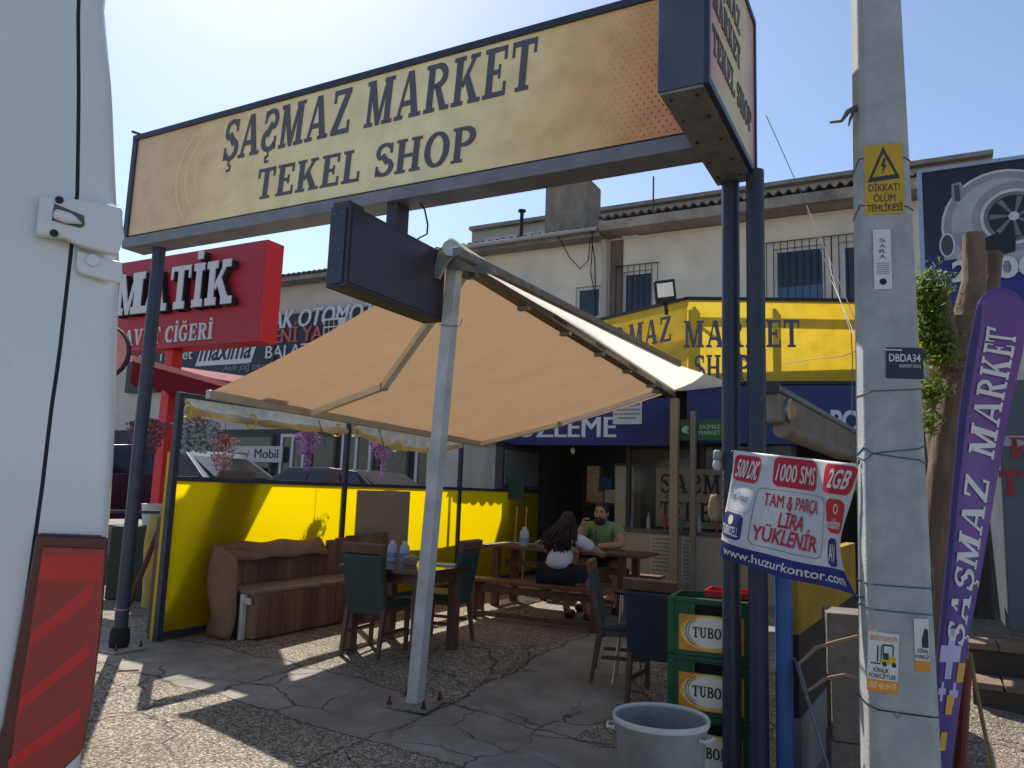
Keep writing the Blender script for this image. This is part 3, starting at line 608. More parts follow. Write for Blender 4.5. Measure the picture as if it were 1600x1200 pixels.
def window(u0, u1, z0, z1, v, parts, bars=False, frame=M_pvc, parent=bd, curtain=None, fw=.07):
    k = MB(); ff = .07
    k.sbox(u0, u0 + fw, v + .06, v + .13, z0, z1); k.sbox(u1 - fw, u1, v + .06, v + .13, z0, z1); k.sbox(u0 + fw, u1 - fw, v + .06, v + .13, z0, z0 + fw); k.sbox(u0 + fw, u1 - fw, v + .06, v + .13, z1 - fw, z1)
    for p_ in parts: k.sbox(u0 + fw, u1 - fw, v + .065, v + .125, p_, p_ + .06)
    w_ = k.build('window', frame, parent, bevel=.004)
    zs = [z0 + fw] + [x for p_ in parts for x in (p_, p_ + .06)] + [z1 - fw]
    for a, b_ in zip(zs[0::2], zs[1::2]): MB().sbox(u0 + fw + .001, u1 - fw - .001, v + .09, v + .1, a + .001, b_ - .001).build('pane', M_glass, w_)
    if curtain:
        z0c, z1c, cc = curtain; MB().grid(lambda i, j: S(u0 + fw + (u1 - u0 - 2 * fw) * i, v + .085 - .004 * math.sin(i * 50), z0c + (z1c - z0c) * j), 40, 1).build('curtain', mat('curtain_blue', cc, .9, var=.2), w_, sm=True)
    if bars:
        k = MB(); n = max(3, int((u1 - u0 + .3) / .14))
        for i in range(n + 1): u = u0 - .12 + (u1 - u0 + .24) * i / n; k.tube(S(u, v - .06, z0 - .1), S(u, v - .06, z1 + .12), .009, n=5)
        for z in (z0 - .1, z1 + .12, z0 + .55): k.tube(S(u0 - .14, v - .06, z), S(u1 + .14, v - .06, z), .011, n=5)
        k.build('window_bars', M_darkmetal, w_)
    return w_
window(-.62, .0, 4.3, 6.2, VF, (5.45,), False); window(.5, 1.22, 4.3, 6.45, VF, (), True, curtain=None)
window(3.75, 4.75, 4.2, 6.6, VF, (), True, curtain=(4.3, 5.8, (96, 122, 150))); window(4.98, 6.0, 4.2, 6.6, VF, (), True, fw=.12)
for pts in ([S(-.9, VF - .5, 7.35), S(-.75, VF - .1, 6.9), S(-.5, VF - .06, 6.62), S(-.3, VF - .06, 6.8), S(-.2, VF - .2, 7.3)], [S(-.1, VF - .5, 7.4), S(-.15, VF - .04, 6.8), S(-.1, VF - .04, 5.5), S(-.12, VF - .04, 4.2)], [S(-.02, VF - .5, 7.4), S(-.24, VF - .05, 6.5), S(-.12, VF - .04, 5.9), S(-.05, VF - .04, 4.2)]):
    MB().path(pts, .012, 5).build('loose_cable', M_rubber, bd)
# ------------------------------------------------------------------ the shop in the ground floor
M_blue = mat('blue_panel', (28, 40, 102), .4, var=.12, vs=2)
M_yelface = print_material('yellow_print', [(0, (240, 196, 40)), (.25, (246, 206, 56)), (.5, (250, 214, 70)), (.75, (248, 204, 44)), (1, (240, 176, 30))], SU, 1.2, 6.6, wob=.1, trans=.5)
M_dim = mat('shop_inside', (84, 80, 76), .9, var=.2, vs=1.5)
sh = thing('corner_shop', 'small corner shop with blue and yellow fascia boards behind the awning', 'shop', S(2.5, 7.6))
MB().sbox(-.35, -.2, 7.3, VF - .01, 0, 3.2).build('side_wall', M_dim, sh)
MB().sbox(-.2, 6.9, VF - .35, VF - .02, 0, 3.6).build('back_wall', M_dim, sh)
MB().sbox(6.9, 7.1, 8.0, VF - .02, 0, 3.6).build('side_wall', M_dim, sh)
k = MB(); k.prism([S(u, v, 3.56) for u, v in ((-.35, 7.6), (3.05, 7.5), (6.9, 8.5), (7.1, VF - .03), (-.35, VF - .03))], UP * .26); k.build('flat_roof', M_conc, sh)
# blue fascia left
BF = MB().sbox(-.75, 2.86, 7.25, 7.33, 2.29, 3.05).build('fascia_board', M_blue, sh, bevel=.004)
k = MB(); a = onv(838, 683, 7.25); c = onv(962, 681, 7.25); d = onv(890, 652, 7.25)
fnb = plane_fn(S(uvz(a)[0], 7.25, a.z), SU, UP); hh = d.z - a.z; wl = uvz(c)[0] - uvz(a)[0]
write(k, 'ÖZLEME', plane_fn(S(uvz(onv(806, 683, 7.25))[0], 7.25, a.z), SU, UP), uvz(c)[0] - uvz(onv(806, 683, 7.25))[0], hh, lift=.001, bold=.025); k.build('lettering', mat('white_letters', (216, 216, 220), .5, var=.05), BF)
k = MB(); write(k, 'G', plane_fn(S(uvz(onv(806, 683, 7.25))[0] - .36, 7.25, a.z), SU, UP), .29, hh, lift=.001, bold=.025); k.build('lettering', mat('white_letters', (216, 216, 220)), BF)
# yellow projecting sign, two wings meeting at an edge
apx, lfx, rgx = S(3.08, 7.2), S(1.21, 8.17), S(6.75, 8.25)
ztL, zbL, ztR, zbR = 4.63, 3.27, 4.52, 3.3
def wing(a, b_, zt0, zb0, zt1, zb1, name):
    n = (b_ - a).cross(UP).normalized()
    k = MB(); k.add([a + UP * zb0, b_ + UP * zb1, b_ + UP * zt1, a + UP * zt0], [(0, 1, 2, 3)]); f_ = k.build('sign_face', M_yelface, sh)
    k = MB(); 
    k.beam(a + UP * zt0, b_ + UP * zt1, .05, .05); k.build('sign_edge', M_darkmetal, f_); k = MB(); k.beam(a + UP * zb0, b_ + UP * zb1, .05, .05); k.build('sign_edge', M_darkmetal, f_)
    k = MB(); L = (b_ - a).length; n_ = max(2, int(L / 1.2))
    for i in range(n_ + 1):
        p_ = lerp(a, b_, i / n_) - n * .12; k.beam(p_ + UP * (zb0 + .03), p_ + UP * (zt0 - .08), .09, .05, up=SU)
    k.beam(a - n * .12 + UP * (zt0 - .22), b_ - n * .12 + UP * (zt1 - .22), .05, .09)
    if n_ > 2:
        for i in (0, 2): k.beam(lerp(a, b_, i / n_) - n * .14 + UP * (zt0 - .2), lerp(a, b_, (i + 1) / n_) - n * .14 + UP * (zb0 + .2), .03, .04)
    k.build('sign_strut', M_darkmetal, f_); return f_, n
fL, nL = wing(lfx, apx, ztL, zbL, ztL, zbL, 'l'); fR, nR = wing(apx, rgx, ztL, zbL, ztR, zbR, 'r')
def on_seg(px, py, a, b_):
    d = ray(px, py); e = b_ - a; n = Vector((e.y, -e.x, 0)); t = (a - C0).dot(n) / d.dot(n); return C0 + d * t
k = MB(); q0 = on_seg(982, 545, lfx, apx); q1 = on_seg(1050, 541, lfx, apx); e_ = (apx - lfx).normalized(); sp = (q1 - q0).length; z_ = q0.z
write(k, 'MAZ', plane_fn(Vector((q0.x, q0.y, z_)), e_, UP), sp, .42, font='slab', lift=.002)
k.build('lettering', M_ink, fL)
k = MB(); write(k, '$A&', plane_fn(Vector((q0.x, q0.y, z_)) - e_ * 1.12, e_, UP), 1.0, .42, font='slab', lift=.002); k.build('lettering', M_ink, fL)
k = MB(); q0 = on_seg(1066, 543, apx, rgx); q1 = on_seg(1248, 534, apx, rgx); e_ = (rgx - apx).normalized()
write(k, 'MARKET', plane_fn(Vector((q0.x, q0.y, q0.z)) + e_ * .02, e_, UP), (q1 - q0).length, .43, font='slab', lift=.002)
k.build('lettering', M_ink, fR); k = MB(); q0 = on_seg(1084, 588, apx, rgx); q1 = on_seg(1172, 588, apx, rgx); write(k, 'SHOP', plane_fn(Vector((q0.x, q0.y, q0.z - .06)) , e_, UP), (q1 - q0).length, .4, font='slab', lift=.002); k.build('lettering', M_ink, fR)
# blue board under the right wing
n_ = nR; a_, b_2 = apx + n_ * .02, rgx + n_ * .02
k = MB(); k.add([a_ + UP * 2.33, b_2 + UP * 2.36, b_2 + UP * 3.26, a_ + UP * 3.22], [(0, 1, 2, 3)]); fb = k.build('fascia_board', M_blue, sh, solid=.05)
k = MB(); q0 = on_seg(1298, 673, a_, b_2); q1 = on_seg(1450, 673, a_, b_2); write(k, 'POĞAÇA', plane_fn(Vector((q0.x, q0.y, q0.z)) + n_ * .026, e_, UP), (q1 - q0).length, .30, lift=.001, bold=.03); k.build('lettering', mat('white_letters', (216, 216, 220)), fb)
# camera company plate and the green plate
k = MB(); q = onv(958, 663, 7.24); w0 = uvz(q)[0]; w1 = uvz(onv(1003, 663, 7.24))[0]; zt = onv(958, 627, 7.24).z
k.sbox(w0, w1, 7.225, 7.245, q.z, zt); pp = k.build('notice_plate', mat('plate_white', (200, 200, 196), .5, var=.06), sh)
for i, (tx, wd, hg) in enumerate((('NOVACOM', .34, .055), ('KAMERA GÜVENLİK SİSTEMLERİ', .42, .026), ('İLE 24 SAAT İZLENMEKTE VE KAYIT', .44, .026), ('ALTINA ALINMAKTADIR', .3, .026))):
    k = MB(); zz = zt - .09 - i * .068; write(k, tx, plane_fn(S((w0 + w1) / 2 - wd / 2 + (.04 if i == 0 else 0), 7.225, zz), SU, UP), wd, hg, lift=.001, thick=.002, bold=.01); k.build('lettering', M_darkmetal if i else mat('steel_blue', (70, 90, 120), .5), pp)
k = MB(); k.lathe([(.035, 0), (.035, .003)], S(w0 + .05, 7.224, zt - .065), 14, Matrix.Rotation(rad(90), 3, 'X')); k.build('emblem', mat('steel_blue', (70, 90, 120)), pp)
k = MB(); k.sbox(3.02, 3.72, 7.02, 7.04, 2.36, 2.68); gp = k.build('green_plate', mat('plate_green', (24, 92, 58), .5, var=.1), sh)
for i, ch_ in enumerate(('ŞAŞMAZ', 'MARKET')):
    k2 = MB(); write(k2, ch_, plane_fn(S(3.32, 7.02, 2.535 - .09 * i), SU, UP), .32, .06, lift=.001, thick=.002, bold=.01); k2.build('lettering', mat('pale_green', (160, 190, 150), .5), gp)
k = MB(); k.lathe([(.001, .0), (.1, 0), (.1, .004), (.001, .004)], S(3.15, 7.018, 2.52), 20, Matrix.Rotation(rad(90), 3, 'X') @ Matrix.Diagonal((1, .62, 1))); em = k.build('emblem', mat('pale_green', (160, 190, 150)), gp)
k = MB(); write(k, 'efes', plane_fn(S(3.08, 7.012, 2.49), SU, UP), .14, .06, lift=.001, thick=.002, bold=.01); k.build('lettering', mat('plate_green', (24, 92, 58)), em)
# shopfront: counter, window with lettering, menus
CV = 7.2
k = MB(); k.sbox(1.95, 4.6, CV, CV + .1, 0, .93); cf = k.build('counter_front', mat('counter_cream', (164, 152, 132), .7, vs=2, var=.1), sh)
MB().sbox(1.9, 4.65, CV - .04, CV + .5, .931, .98).build('counter_top', mat('counter_grey', (90, 88, 86), .5), sh, bevel=.006)
for u0, u1 in ((1.93, 2.0), (3.16, 3.24), (4.55, 4.62)): MB().sbox(u0, u1, CV + .5, CV + .58, .98, 2.4).build('window_post', mat('dark_frame', (62, 56, 54), .6), sh)
MB().sbox(2.0, 4.55, CV + .53, CV + .54, .98, 2.4).build('pane', mat('shop_pane', (60, 62, 62), .08, alpha=.35, spec=.6), sh)
k = MB(); k.sbox(2.45, 4.5, CV + .48, CV + .49, 1.02, 1.95); sb_ = k.build('inner_sign', mat('dull_ochre', (126, 116, 94), .5, var=.2, vs=2), sh)
for tx, z, wd in (('$A&MAZ', 1.56, 1.5), ('TEKEL SHOP', 1.12, 1.95)):
    words(tx, plane_fn(S(2.52, CV + .48, z), SU, UP), wd, .3, M_darkmetal, sb_, lift=.001, thick=.003)
def menu(px0, px1, py0, py1, v, cols):
    a = onv(px0, py0, v); c = onv(px1, py1, v); u0, u1 = uvz(a)[0], uvz(c)[0]; k = MB(); k.sbox(u0, u1, v - .012, v, c.z, a.z)
    m_ = k.build('menu_board', mat('menu_white', (182, 176, 164), .7, var=.05), sh); n = len(cols); step = (a.z - c.z - .04) / n
    for i, tx in enumerate(cols):
        k = MB(); write(k, tx, plane_fn(S(u0 + .03, v - .012, a.z - .045 - step * (i + .55)), SU, UP), min(u1 - u0 - .06, .042 * len(tx)), step * .5, lift=.001, thick=.0015, bold=.008); k.build('lettering', M_darkmetal, m_)
menu(1017, 1056, 835, 915, CV, ['GÖZLEME', 'KARIŞIK', 'PATATESLİ', 'KIYMALI', 'ISPANAKLI', 'YUMURTA', 'PEYNİRLİ', 'SUCUKLU', 'KAŞARLI', 'TOST', 'ÇAY', 'AYRAN'])
menu(1065, 1080, 838, 915, CV - .02, ['7,00', '8,00', '7,00', '8,00', '7,50', '6,00', '7,00', '9,00', '8,00', '5,00', '1,50', '2,50'])
MB().sbox(3.2, 3.28, 6.95, 7.03, 0, 2.8).build('front_post', mat('grey_post', (120, 112, 104), .6), sh, bevel=.006)
# dim clutter in the opening
MB().sbox(1.55, 1.9, 8.2, 8.6, 0, 2.0).build('fridge', mat('fridge_white', (176, 172, 162), .5), sh, bevel=.02)
MB().sbox(-.19, 1.5, 9.6, 9.9, 0, .9).build('work_table', mat('steel_table', (96, 96, 98), .4, .3), sh)
k = MB(); k.sbox(.9, 1.9, 8.6, 9.0, 1.3, 1.34); k.build('shelf', M_darkmetal, sh)
MB().path([S(1.0, 7.6, 2.5), S(1.0, 7.6, 2.3)], .004, 4).build('lamp_cord', M_rubber, sh)
MB().ball(S(1.0, 7.6, 2.22), (.04, .04, .06), 10, 8).build('bulb', mat('bulb_glass', (220, 214, 196), .2), sh, sm=True)
def simple(name, label, cat, mb, m, loc, group=None, **kw): return mb.build(name, m, origin=loc, label=label, cat=cat, group=group, **kw)
for i, (u, v, z, sx, sy, sz, c) in enumerate(((1.05, 8.3, 1.345, .26, .3, .2, (150, 126, 92)), (1.35, 8.75, 1.345, .3, .3, .24, (168, 160, 146)), (1.7, 8.8, 1.345, .24, .3, .3, (146, 60, 54)))):
    k = MB(); k.sbox(u - sx / 2, u + sx / 2, 8.62, 8.62 + sy, z, z + sz); simple('goods_box', ['brown carton at the left end of the dim shop shelf', 'pale carton in the middle of the dim shop shelf', 'red carton at the right end of the dim shop shelf'][i], 'box', k, mat('carton%d' % i, c, .8), S(u, 8.75, z), 'cartons on the shop shelf', bevel=.006)
for i in range(9):
    u = 2.15 + i * .27; k = MB(); k.lathe([(.033, 0), (.033, .15), (.012, .2), (.012, .25)], S(u, CV + .2, .981), 10)
    simple('counter_bottle', '%s bottle from the left in the row on the shop counter' % ['first', 'second', 'third', 'fourth', 'fifth', 'sixth', 'seventh', 'eighth', 'ninth'][i], 'bottle', k, mat('bottle%d' % (i % 3), [(70, 90, 110), (150, 150, 150), (120, 60, 40)][i % 3], .2), S(u, CV + .2, .981), 'bottles on the shop counter', sm=True)
# floodlight on the sign
fl = thing('floodlight', 'black square floodlight tilted above the yellow shop sign', 'lamp', at(1040, 470, 11.9))
c = at(1039, 455, 11.9); Rf = Matrix.Rotation(rad(-6), 3, 'Z') @ Matrix.Rotation(rad(-8), 3, 'Y') @ Matrix.Rotation(rad(14), 3, 'X')
MB().box(c, (.33, .1, .36), Rf).build('housing', M_darkmetal, fl, bevel=.015)
k = MB(); pts = [c + Rf @ Vector(q) for q in ((-.125, -.055, -.09), (.125, -.055, -.09), (.125, -.055, .13), (-.125, -.055, .13), (0, -.075, .02))]
k.add(pts, [(0, 1, 4), (1, 2, 4), (2, 3, 4), (3, 0, 4)]); k.build('reflector', mat('reflector', (240, 238, 230), .3, 0., var=.05), fl)
k = MB(); k.beam(c + Rf @ Vector((0, .04, -.18)), c + Vector((.05, .1, -.36)), .05, .03); k.build('bracket', M_darkmetal, fl)

# more goods in the dim opening
rng = random.Random(9)
GL = [('brown carton', (150, 120, 84)), ('grey sack', (140, 136, 128)), ('red carton', (140, 52, 48)), ('white carton', (186, 182, 172)), ('tan sack', (168, 146, 112)), ('blue carton', (64, 84, 120)), ('green carton', (70, 104, 72)), ('dark carton', (84, 72, 64))]
for i, (nm, c) in enumerate(GL):
    u = .85 + (i % 4) * .27; z = .002 if i < 4 else 1.345; hh_ = rng.uniform(.5, .95) if i < 4 else rng.uniform(.45, .85); v = 8.2 if i < 4 else 9.05
    k = MB(); k.box(S(u, v, z + hh_ / 2), (.25, .28, hh_), Matrix.Rotation(ANG + rng.uniform(-.12, .12), 3, 'Z')); k.build('goods_box', mat('goods%d' % i, c, .8, vs=12, var=.35, bump=.3, bs=20), origin=S(u, v, z), bevel=.02, label='%s %s in the dim shop opening' % (nm, 'standing on the floor' if i < 4 else 'piled behind the shelf'), cat='box', group='goods in the shop opening')
MB().sbox(.7, 1.95, 8.92, 9.2, 1.30, 1.344).build('shelf', M_darkmetal, sh)
# ------------------------------------------------------------------ neighbours on the left
M_red = mat('red_board', (172, 34, 48), .45, var=.1, vs=2)
M_redlit = mat('red_lit', (206, 40, 44), .45, var=.08)  # light on the sign's side edge put into the red; post shares it
rs = thing('red_sign', 'red signboard with raised white letters on a red post left of the fence', 'sign', S(-2.7, 2.5))
RV = 2.5; a = onv(150, 412, RV); c = onv(417, 374, RV); lo = onv(415, 532, RV); u0, u1 = uvz(a)[0], uvz(c)[0]; z0, z1 = lo.z, c.z
MB().sbox(u0, u1, RV, RV + .3, z0, z1).build('board', M_red, rs, bevel=.008)
MB().sbox(u1 + .001, u1 + .02, RV + .002, RV + .298, z0 + .002, z1 - .002).build('board_lit_edge', M_redlit, rs)
M_relief = mat('relief_white', (206, 206, 206), .4, var=.05); M_reliefdark = mat('relief_side', (46, 38, 44), .6)
def raised(body, bl, br, tl, parent, depth=.1, stretch=1.):
    a = onv(*bl, RV); c = onv(*br, RV); d = onv(*tl, RV); x = uvz(a)[0]
    for ch in body[1]:
        pass
    k = MB(); write(k, body[0], plane_fn(S(x, RV, a.z), SU, UP), uvz(c)[0] - x, d.z - a.z, font='slab', thick=depth - .012); s_ = k.build('raised_lettering', M_reliefdark, parent)
    k = MB(); write(k, body[0], plane_fn(S(x - .015, RV, a.z + .015), SU, UP), uvz(c)[0] - x, d.z - a.z, font='slab', thick=.014, lift=depth); k.build('letter_face', M_relief, s_)
_T, _H, _SF, _OV = T, H, SF, OV; T, H, SF, OV = .3, .19, .17, .09
raised(('MATİK', ''), (190, 498), (372, 481), (190, 436), rs)
T, H, SF, OV = _T, _H, _SF, _OV
k = MB(); a = onv(152, 545, RV); c = onv(333, 525, RV); d = onv(152, 519, RV); words('ARNAVUT CİĞERİ', plane_fn(S(uvz(a)[0], RV, a.z), SU, UP), uvz(c)[0] - uvz(a)[0], .235, M_relief, rs, thick=.02)
pu = uvz(onv(272, 545, RV + .15))[0]; MB().sbox(pu - .085, pu + .085, RV + .07, RV + .24, 0, z0).build('post', M_redlit, rs, bevel=.01)
# round pink sign at the very left
rd = thing('round_sign', 'round pinkish sign disc with dark rim half hidden by the van', 'sign', at(150, 560, 7.6))
Ry = Matrix.Rotation(rad(90), 3, 'X'); c = at(160, 550, 7.6)
MB().lathe([(.001, .0), (.26, 0), (.26, .03), (.001, .03)], c, 28, Ry).build('disc', mat('pink_disc', (206, 132, 122), .5), rd, sm=True)
MB().lathe([(.262, -.01), (.285, -.01), (.285, .04), (.262, .04), (.262, -.01)], c, 28, Ry).build('rim', M_darkmetal, rd, sm=True)
MB().tube(Vector((c.x + .1, c.y + .06, 0)), Vector((c.x + .1, c.y + .06, c.z - .1)), .035, n=10).build('pole', mat('dusty_cream', (170, 160, 140), .6), rd, sm=True)
# neighbour shopfront and navy fascia
M_navy = mat('navy_board', (36, 42, 56), .45, var=.15, vs=1.5)
nb = thing('neighbour_shopfront', 'dim neighbouring shopfront with glazed doors seen through the fence windows', 'shop', S(-8, VF))
MB().sbox(-60, -.4, VF + .36, VF + .5, 0, 3.0).build('wall', mat('dim_shop', (66, 66, 70), .8, vs=1), nb)
lay = [(-15.5, -13.4, 'blue'), (-13.2, -11.9, 'blue'), (-11.7, -9.9, 'poster'), (-9.6, -8.7, 'white'), (-8.5, -7.6, 'pane'), (-7.4, -6.4, 'white'), (-6.2, -5.2, 'pane'), (-5, -4.1, 'white'), (-3.9, -3.1, 'pane'), (-2.9, -2.3, 'white'), (-2.1, -1.2, 'pane')]
for u0, u1, kd in lay:
    fm = {'blue': mat('teal_shutter', (70, 104, 122), .6, var=.15), 'white': M_pvc}.get(kd, mat('dark_frame', (62, 56, 54)))
    k = MB(); 
    for a, b_, z0, z1 in ((u0, u0 + .08, 0, 2.85), (u1 - .08, u1, 0, 2.85), (u0 + .081, u1 - .081, 2.77, 2.85), (u0 + .081, u1 - .081, .02, .2)): k.sbox(a, b_, VF + .2, VF + .3, z0, z1)
    w_ = k.build('door', fm, nb)
    MB().sbox(u0 + .081, u1 - .081, VF + .24, VF + .26, .2, 2.77).build('pane', mat('teal_shutter', (70, 104, 122)) if kd == 'blue' else M_glass, w_)
    if kd == 'blue':
        for i in range(8): MB().sbox(u0 + .1 + i * (u1 - u0 - .2) / 8, u0 + .14 + i * (u1 - u0 - .2) / 8, VF + .215, VF + .239, .2, 2.77).build('slat', mat('teal_dark', (52, 82, 100), .6), w_)
    if kd == 'white': MB().sbox((u0 + u1) / 2 - .04, (u0 + u1) / 2 + .04, VF + .2, VF + .238, .2, 2.77).build('mullion', M_pvc, w_)
k = MB(); k.sbox(-11.7, -9.4, VF + .1, VF + .13, 2.05, 2.5); op = k.build('oil_board', mat('oil_board', (196, 192, 184), .5), nb)
k = MB(); write(k, 'Castrol', plane_fn(S(-11.5, VF + .1, 2.17), SU, UP), .8, .2, thick=.004, bold=.02, shear=.15); k.build('lettering', mat('oil_red', (150, 44, 40), .5), op)
k = MB(); write(k, 'Mobil', plane_fn(S(-10.45, VF + .1, 2.16), SU, UP), .9, .26, thick=.004, bold=.025); k.build('lettering', M_darkmetal, op)
k = MB(); k.sbox(-11.5, -10.1, VF + .12, VF + .15, .7, 1.9); po = k.build('poster', mat('oil_poster', (40, 52, 84), .5), nb)
k = MB(); k.lathe([(.16, 0), (.16, .5), (.06, .62), (.06, .72)], S(-10.4, VF + .1, .85), 14, Matrix.Diagonal((1, .1, 1))); k.build('printed_bottle', mat('print_white', (176, 180, 190), .5), po)
k = MB(); write(k, 'NEO', plane_fn(S(-5.9, VF + .23, 2.2), SU, UP), .5, .18, thick=.004); k.build('lettering', mat('grey_letters', (130, 130, 134), .5), nb)
nv = thing('navy_fascia', 'long navy signboard with white OTOMOTİV lettering on the grey building', 'sign', S(-11, VF + .2, 4.2))
NV = VF + .1
def nav(pxa, pya, pxb, pyb, pyt, pxt=None): a = onv(pxa, pya, NV); b_ = onv(pxb, pyb, NV); t_ = onv(pxt or pxa, pyt, NV); return a, b_, t_
MB().sbox(-16.5, -4.6, NV + .03, NV + .3, 4.2, 6.28).build('board', M_navy, nv, bevel=.01)
MB().sbox(-10.05, -9.98, NV - .01, NV + .028, 4.22, 6.26).build('seam', M_darkmetal, nv)
def nline(body, pxa, pya, pxb, pyb, hgt, m_, sh_=0., **kw):
    a, b_, _ = nav(pxa, pya, pxb, pyb, pya - 10); k = MB(); write(k, body, plane_fn(S(uvz(a)[0], NV + .03, a.z), SU, UP), uvz(b_)[0] - uvz(a)[0], hgt, thick=.03, shear=sh_, **kw); k.build('lettering', m_, nv)
nline('UŞAK OTOMOTİV', 393, 517, 612, 488, .5, M_relief, .2, bold=.03)
nline('YENİ YAĞ DEĞİŞİM', 412, 538, 640, 515, .42, mat('salmon_letters', (186, 94, 84), .5), 0., bold=.03)
nline('BALATA', 414, 560, 500, 548, .36, M_relief)
nline('Ufak Ticaret', 208, 567, 300, 556, .33, M_relief)
a, b_, _ = nav(308, 566, 393, 560, 500)
k = MB(); x0, x1 = uvz(a)[0], uvz(b_)[0]; k.prism([S(x0 - .1, NV + .02, a.z - .12), S(x1 - .05, NV + .02, a.z - .12), S(x1 + .25, NV + .02, a.z + .72), S(x0 + .2, NV + .02, a.z + .72)], SV * .009); mx_ = k.build('name_plate', M_relief, nv)
k = MB(); write(k, 'maxima', plane_fn(S(x0 + .06, NV + .02, a.z + .04), SU, UP), x1 - x0 - .15, .62, thick=.012, shear=.25, bold=.012); k.build('lettering', M_darkmetal, mx_)
nline('Akıllı yağ teknolojisi', 348, 580, 440, 572, .2, mat('grey_letters', (130, 130, 134)), .2)
ac = thing('air_conditioner', 'white air conditioner unit with square grille on the navy signboard', 'air conditioner', S(-8.1, VF - .2, 5.4))
p_ = onv(522, 512, VF - .25); k = MB(); k.box(p_ + SV * .15, (.75, .3, .55), RS); k.build('case', M_pvc, ac, bevel=.02)
for i in range(3):
    for j in range(2): k = MB(); k.box(p_ + SU * (-.26 + .16 * i) + UP * (.13 - .2 * j) - SV * .008, (.12, .012, .16), RS); k.build('grille_pane', M_darkmetal, ac)
# red awning of the neighbour with a scalloped valance
ra = thing('red_awning', 'dark red neighbouring awning with scalloped valance behind the fence', 'awning', S(-2, 5))
M_redcloth = mat('red_cloth', (122, 32, 44), .85, var=.12, vs=3, trans=.1, transc=(150, 30, 40))
P0, P1 = at(205, 556, 9.2), at(372, 604, 11.4)
P2 = P1 + SU * 2.6 + SV * 1.3; top = lambda i: lerp(P0, P1, i)
bk0 = P0 - SU * 1.6 + SV * 2.0 + UP * .25; bk1 = P1 + SV * 2.6 + SU * .2 + UP * .25
MB().grid(lambda i, j: lerp(lerp(P0, P1, i), lerp(bk0, bk1, i), j) - UP * .06 * math.sin(math.pi * j), 20, 10).build('canvas', M_redcloth, ra, sm=True)
k = MB(); k.beam(P0 - UP * .03, P1 - UP * .03, .05, .07); k.build('front_bar', mat('pink_lit_edge', (226, 150, 150), .6), ra)  # sunlight along the red awning's edge put into this pink
VA, VB = S(-.75, 6.05, 2.66), S(-.75, 9.2, 2.66)
MB().grid(lambda i, j: lerp(VA, VB, i) - UP * j * (.34 + .05 * abs(math.sin(i * math.pi * 12))) + SU * .01 * math.sin(i * 60), 170, 3).build('valance', M_redcloth, ra, sm=True)
MB().grid(lambda i, j: lerp(lerp(VA, VB, i), lerp(S(-.98, 6.05, 2.72), S(-.98, 9.2, 2.72), i), j), 8, 2).build('canvas', M_redcloth, ra, sm=True)
MB().grid(lambda i, j: lerp(P0, P1, i) + SV * .02 - UP * (.05 + j * (.26 + .05 * abs(math.sin(i * math.pi * 11)))), 110, 2).build('valance', M_redcloth, ra, sm=True)
for v in (6.1, 9.1): MB().tube(S(-.9, v, 0), S(-.9, v, 2.66), .03, n=8).build('post', M_darkmetal, ra, sm=True)
# hanging flower baskets
def basket(px, py, Y, R_, drop, col, col2, label, tail=0.):
    c = at(px, py, Y); b = thing('hanging_basket', label, 'hanging basket', c, 0, 'flower baskets hanging behind the fence'); rng = random.Random(px)
    MB().lathe([(R_ * .25, -R_ * .35), (R_ * .45, 0), (R_ * .47, .01)], c + UP * R_ * .3, 14).build('pot', mat('terracotta', (150, 92, 70), .8), b, sm=True)
    MB().path([c + UP * R_ * .3, c + UP * (R_ * .3 + .5)], .004, 4).build('hanger', M_darkmetal, b)
    for nm, cc, cnt in (('blossoms', col, 520), ('leaves', col2, 260)):
        k = MB()
        for i in range(cnt):
            a = rng.uniform(0, 6.283); h = rng.random() ** 1.5; rr = R_ * math.sqrt(rng.random()) * (1 - .55 * h); p_ = c + Vector((rr * math.cos(a), rr * math.sin(a), R_ * .45 - h * drop - R_ * .35 * (rr / R_) ** 2))
            if tail and rng.random() < .16: p_ = c + Vector((rng.gauss(0, .02) + R_ * .1, rng.gauss(0, .02), -drop * .6 - rng.random() * tail))
            s_ = R_ * rng.uniform(.05, .11); d1 = Vector((rng.gauss(0, 1), rng.gauss(0, 1), rng.gauss(0, 1))).normalized(); d2 = d1.orthogonal().normalized()
            k.add([p_ - d1 * s_, p_ + d2 * s_ * .6, p_ + d1 * s_, p_ - d2 * s_ * .6], [(0, 1, 2, 3)])
        o = k.build(nm, mat('petal_%d_%d_%d' % cc, cc, .8, var=.3, vs=30, trans=.3), b); o['kind'] = 'stuff'
basket(232, 668, 9.6, .26, .42, (150, 96, 120), (96, 84, 84), 'mauve flower basket hanging between the black post and the red post')
basket(308, 668, 9.3, .3, .42, (176, 190, 188), (88, 108, 104), 'white trailing flower basket in the first fence window')
basket(350, 690, 9.8, .2, .45, (160, 108, 112), (120, 96, 92), 'dusty pink flower basket hanging left of the oil board', .35)
basket(481, 684, 10.2, .2, .3, (156, 104, 170), (120, 96, 140), 'purple flower basket under the rolled curtain in the first fence bay', .25)
basket(598, 694, 11.0, .2, .3, (168, 110, 178), (130, 100, 150), 'purple flower basket in the second fence bay beside the white post', .3)
MB().sbox(-30, -5.2, 5.2, VF + .2, -.2, .555).build('forecourt', M_conc, kind='structure'); MB().sbox(-5.19, -2.2, 6.2, VF + .2, -.2, .3).build('forecourt', M_conc, kind='structure')
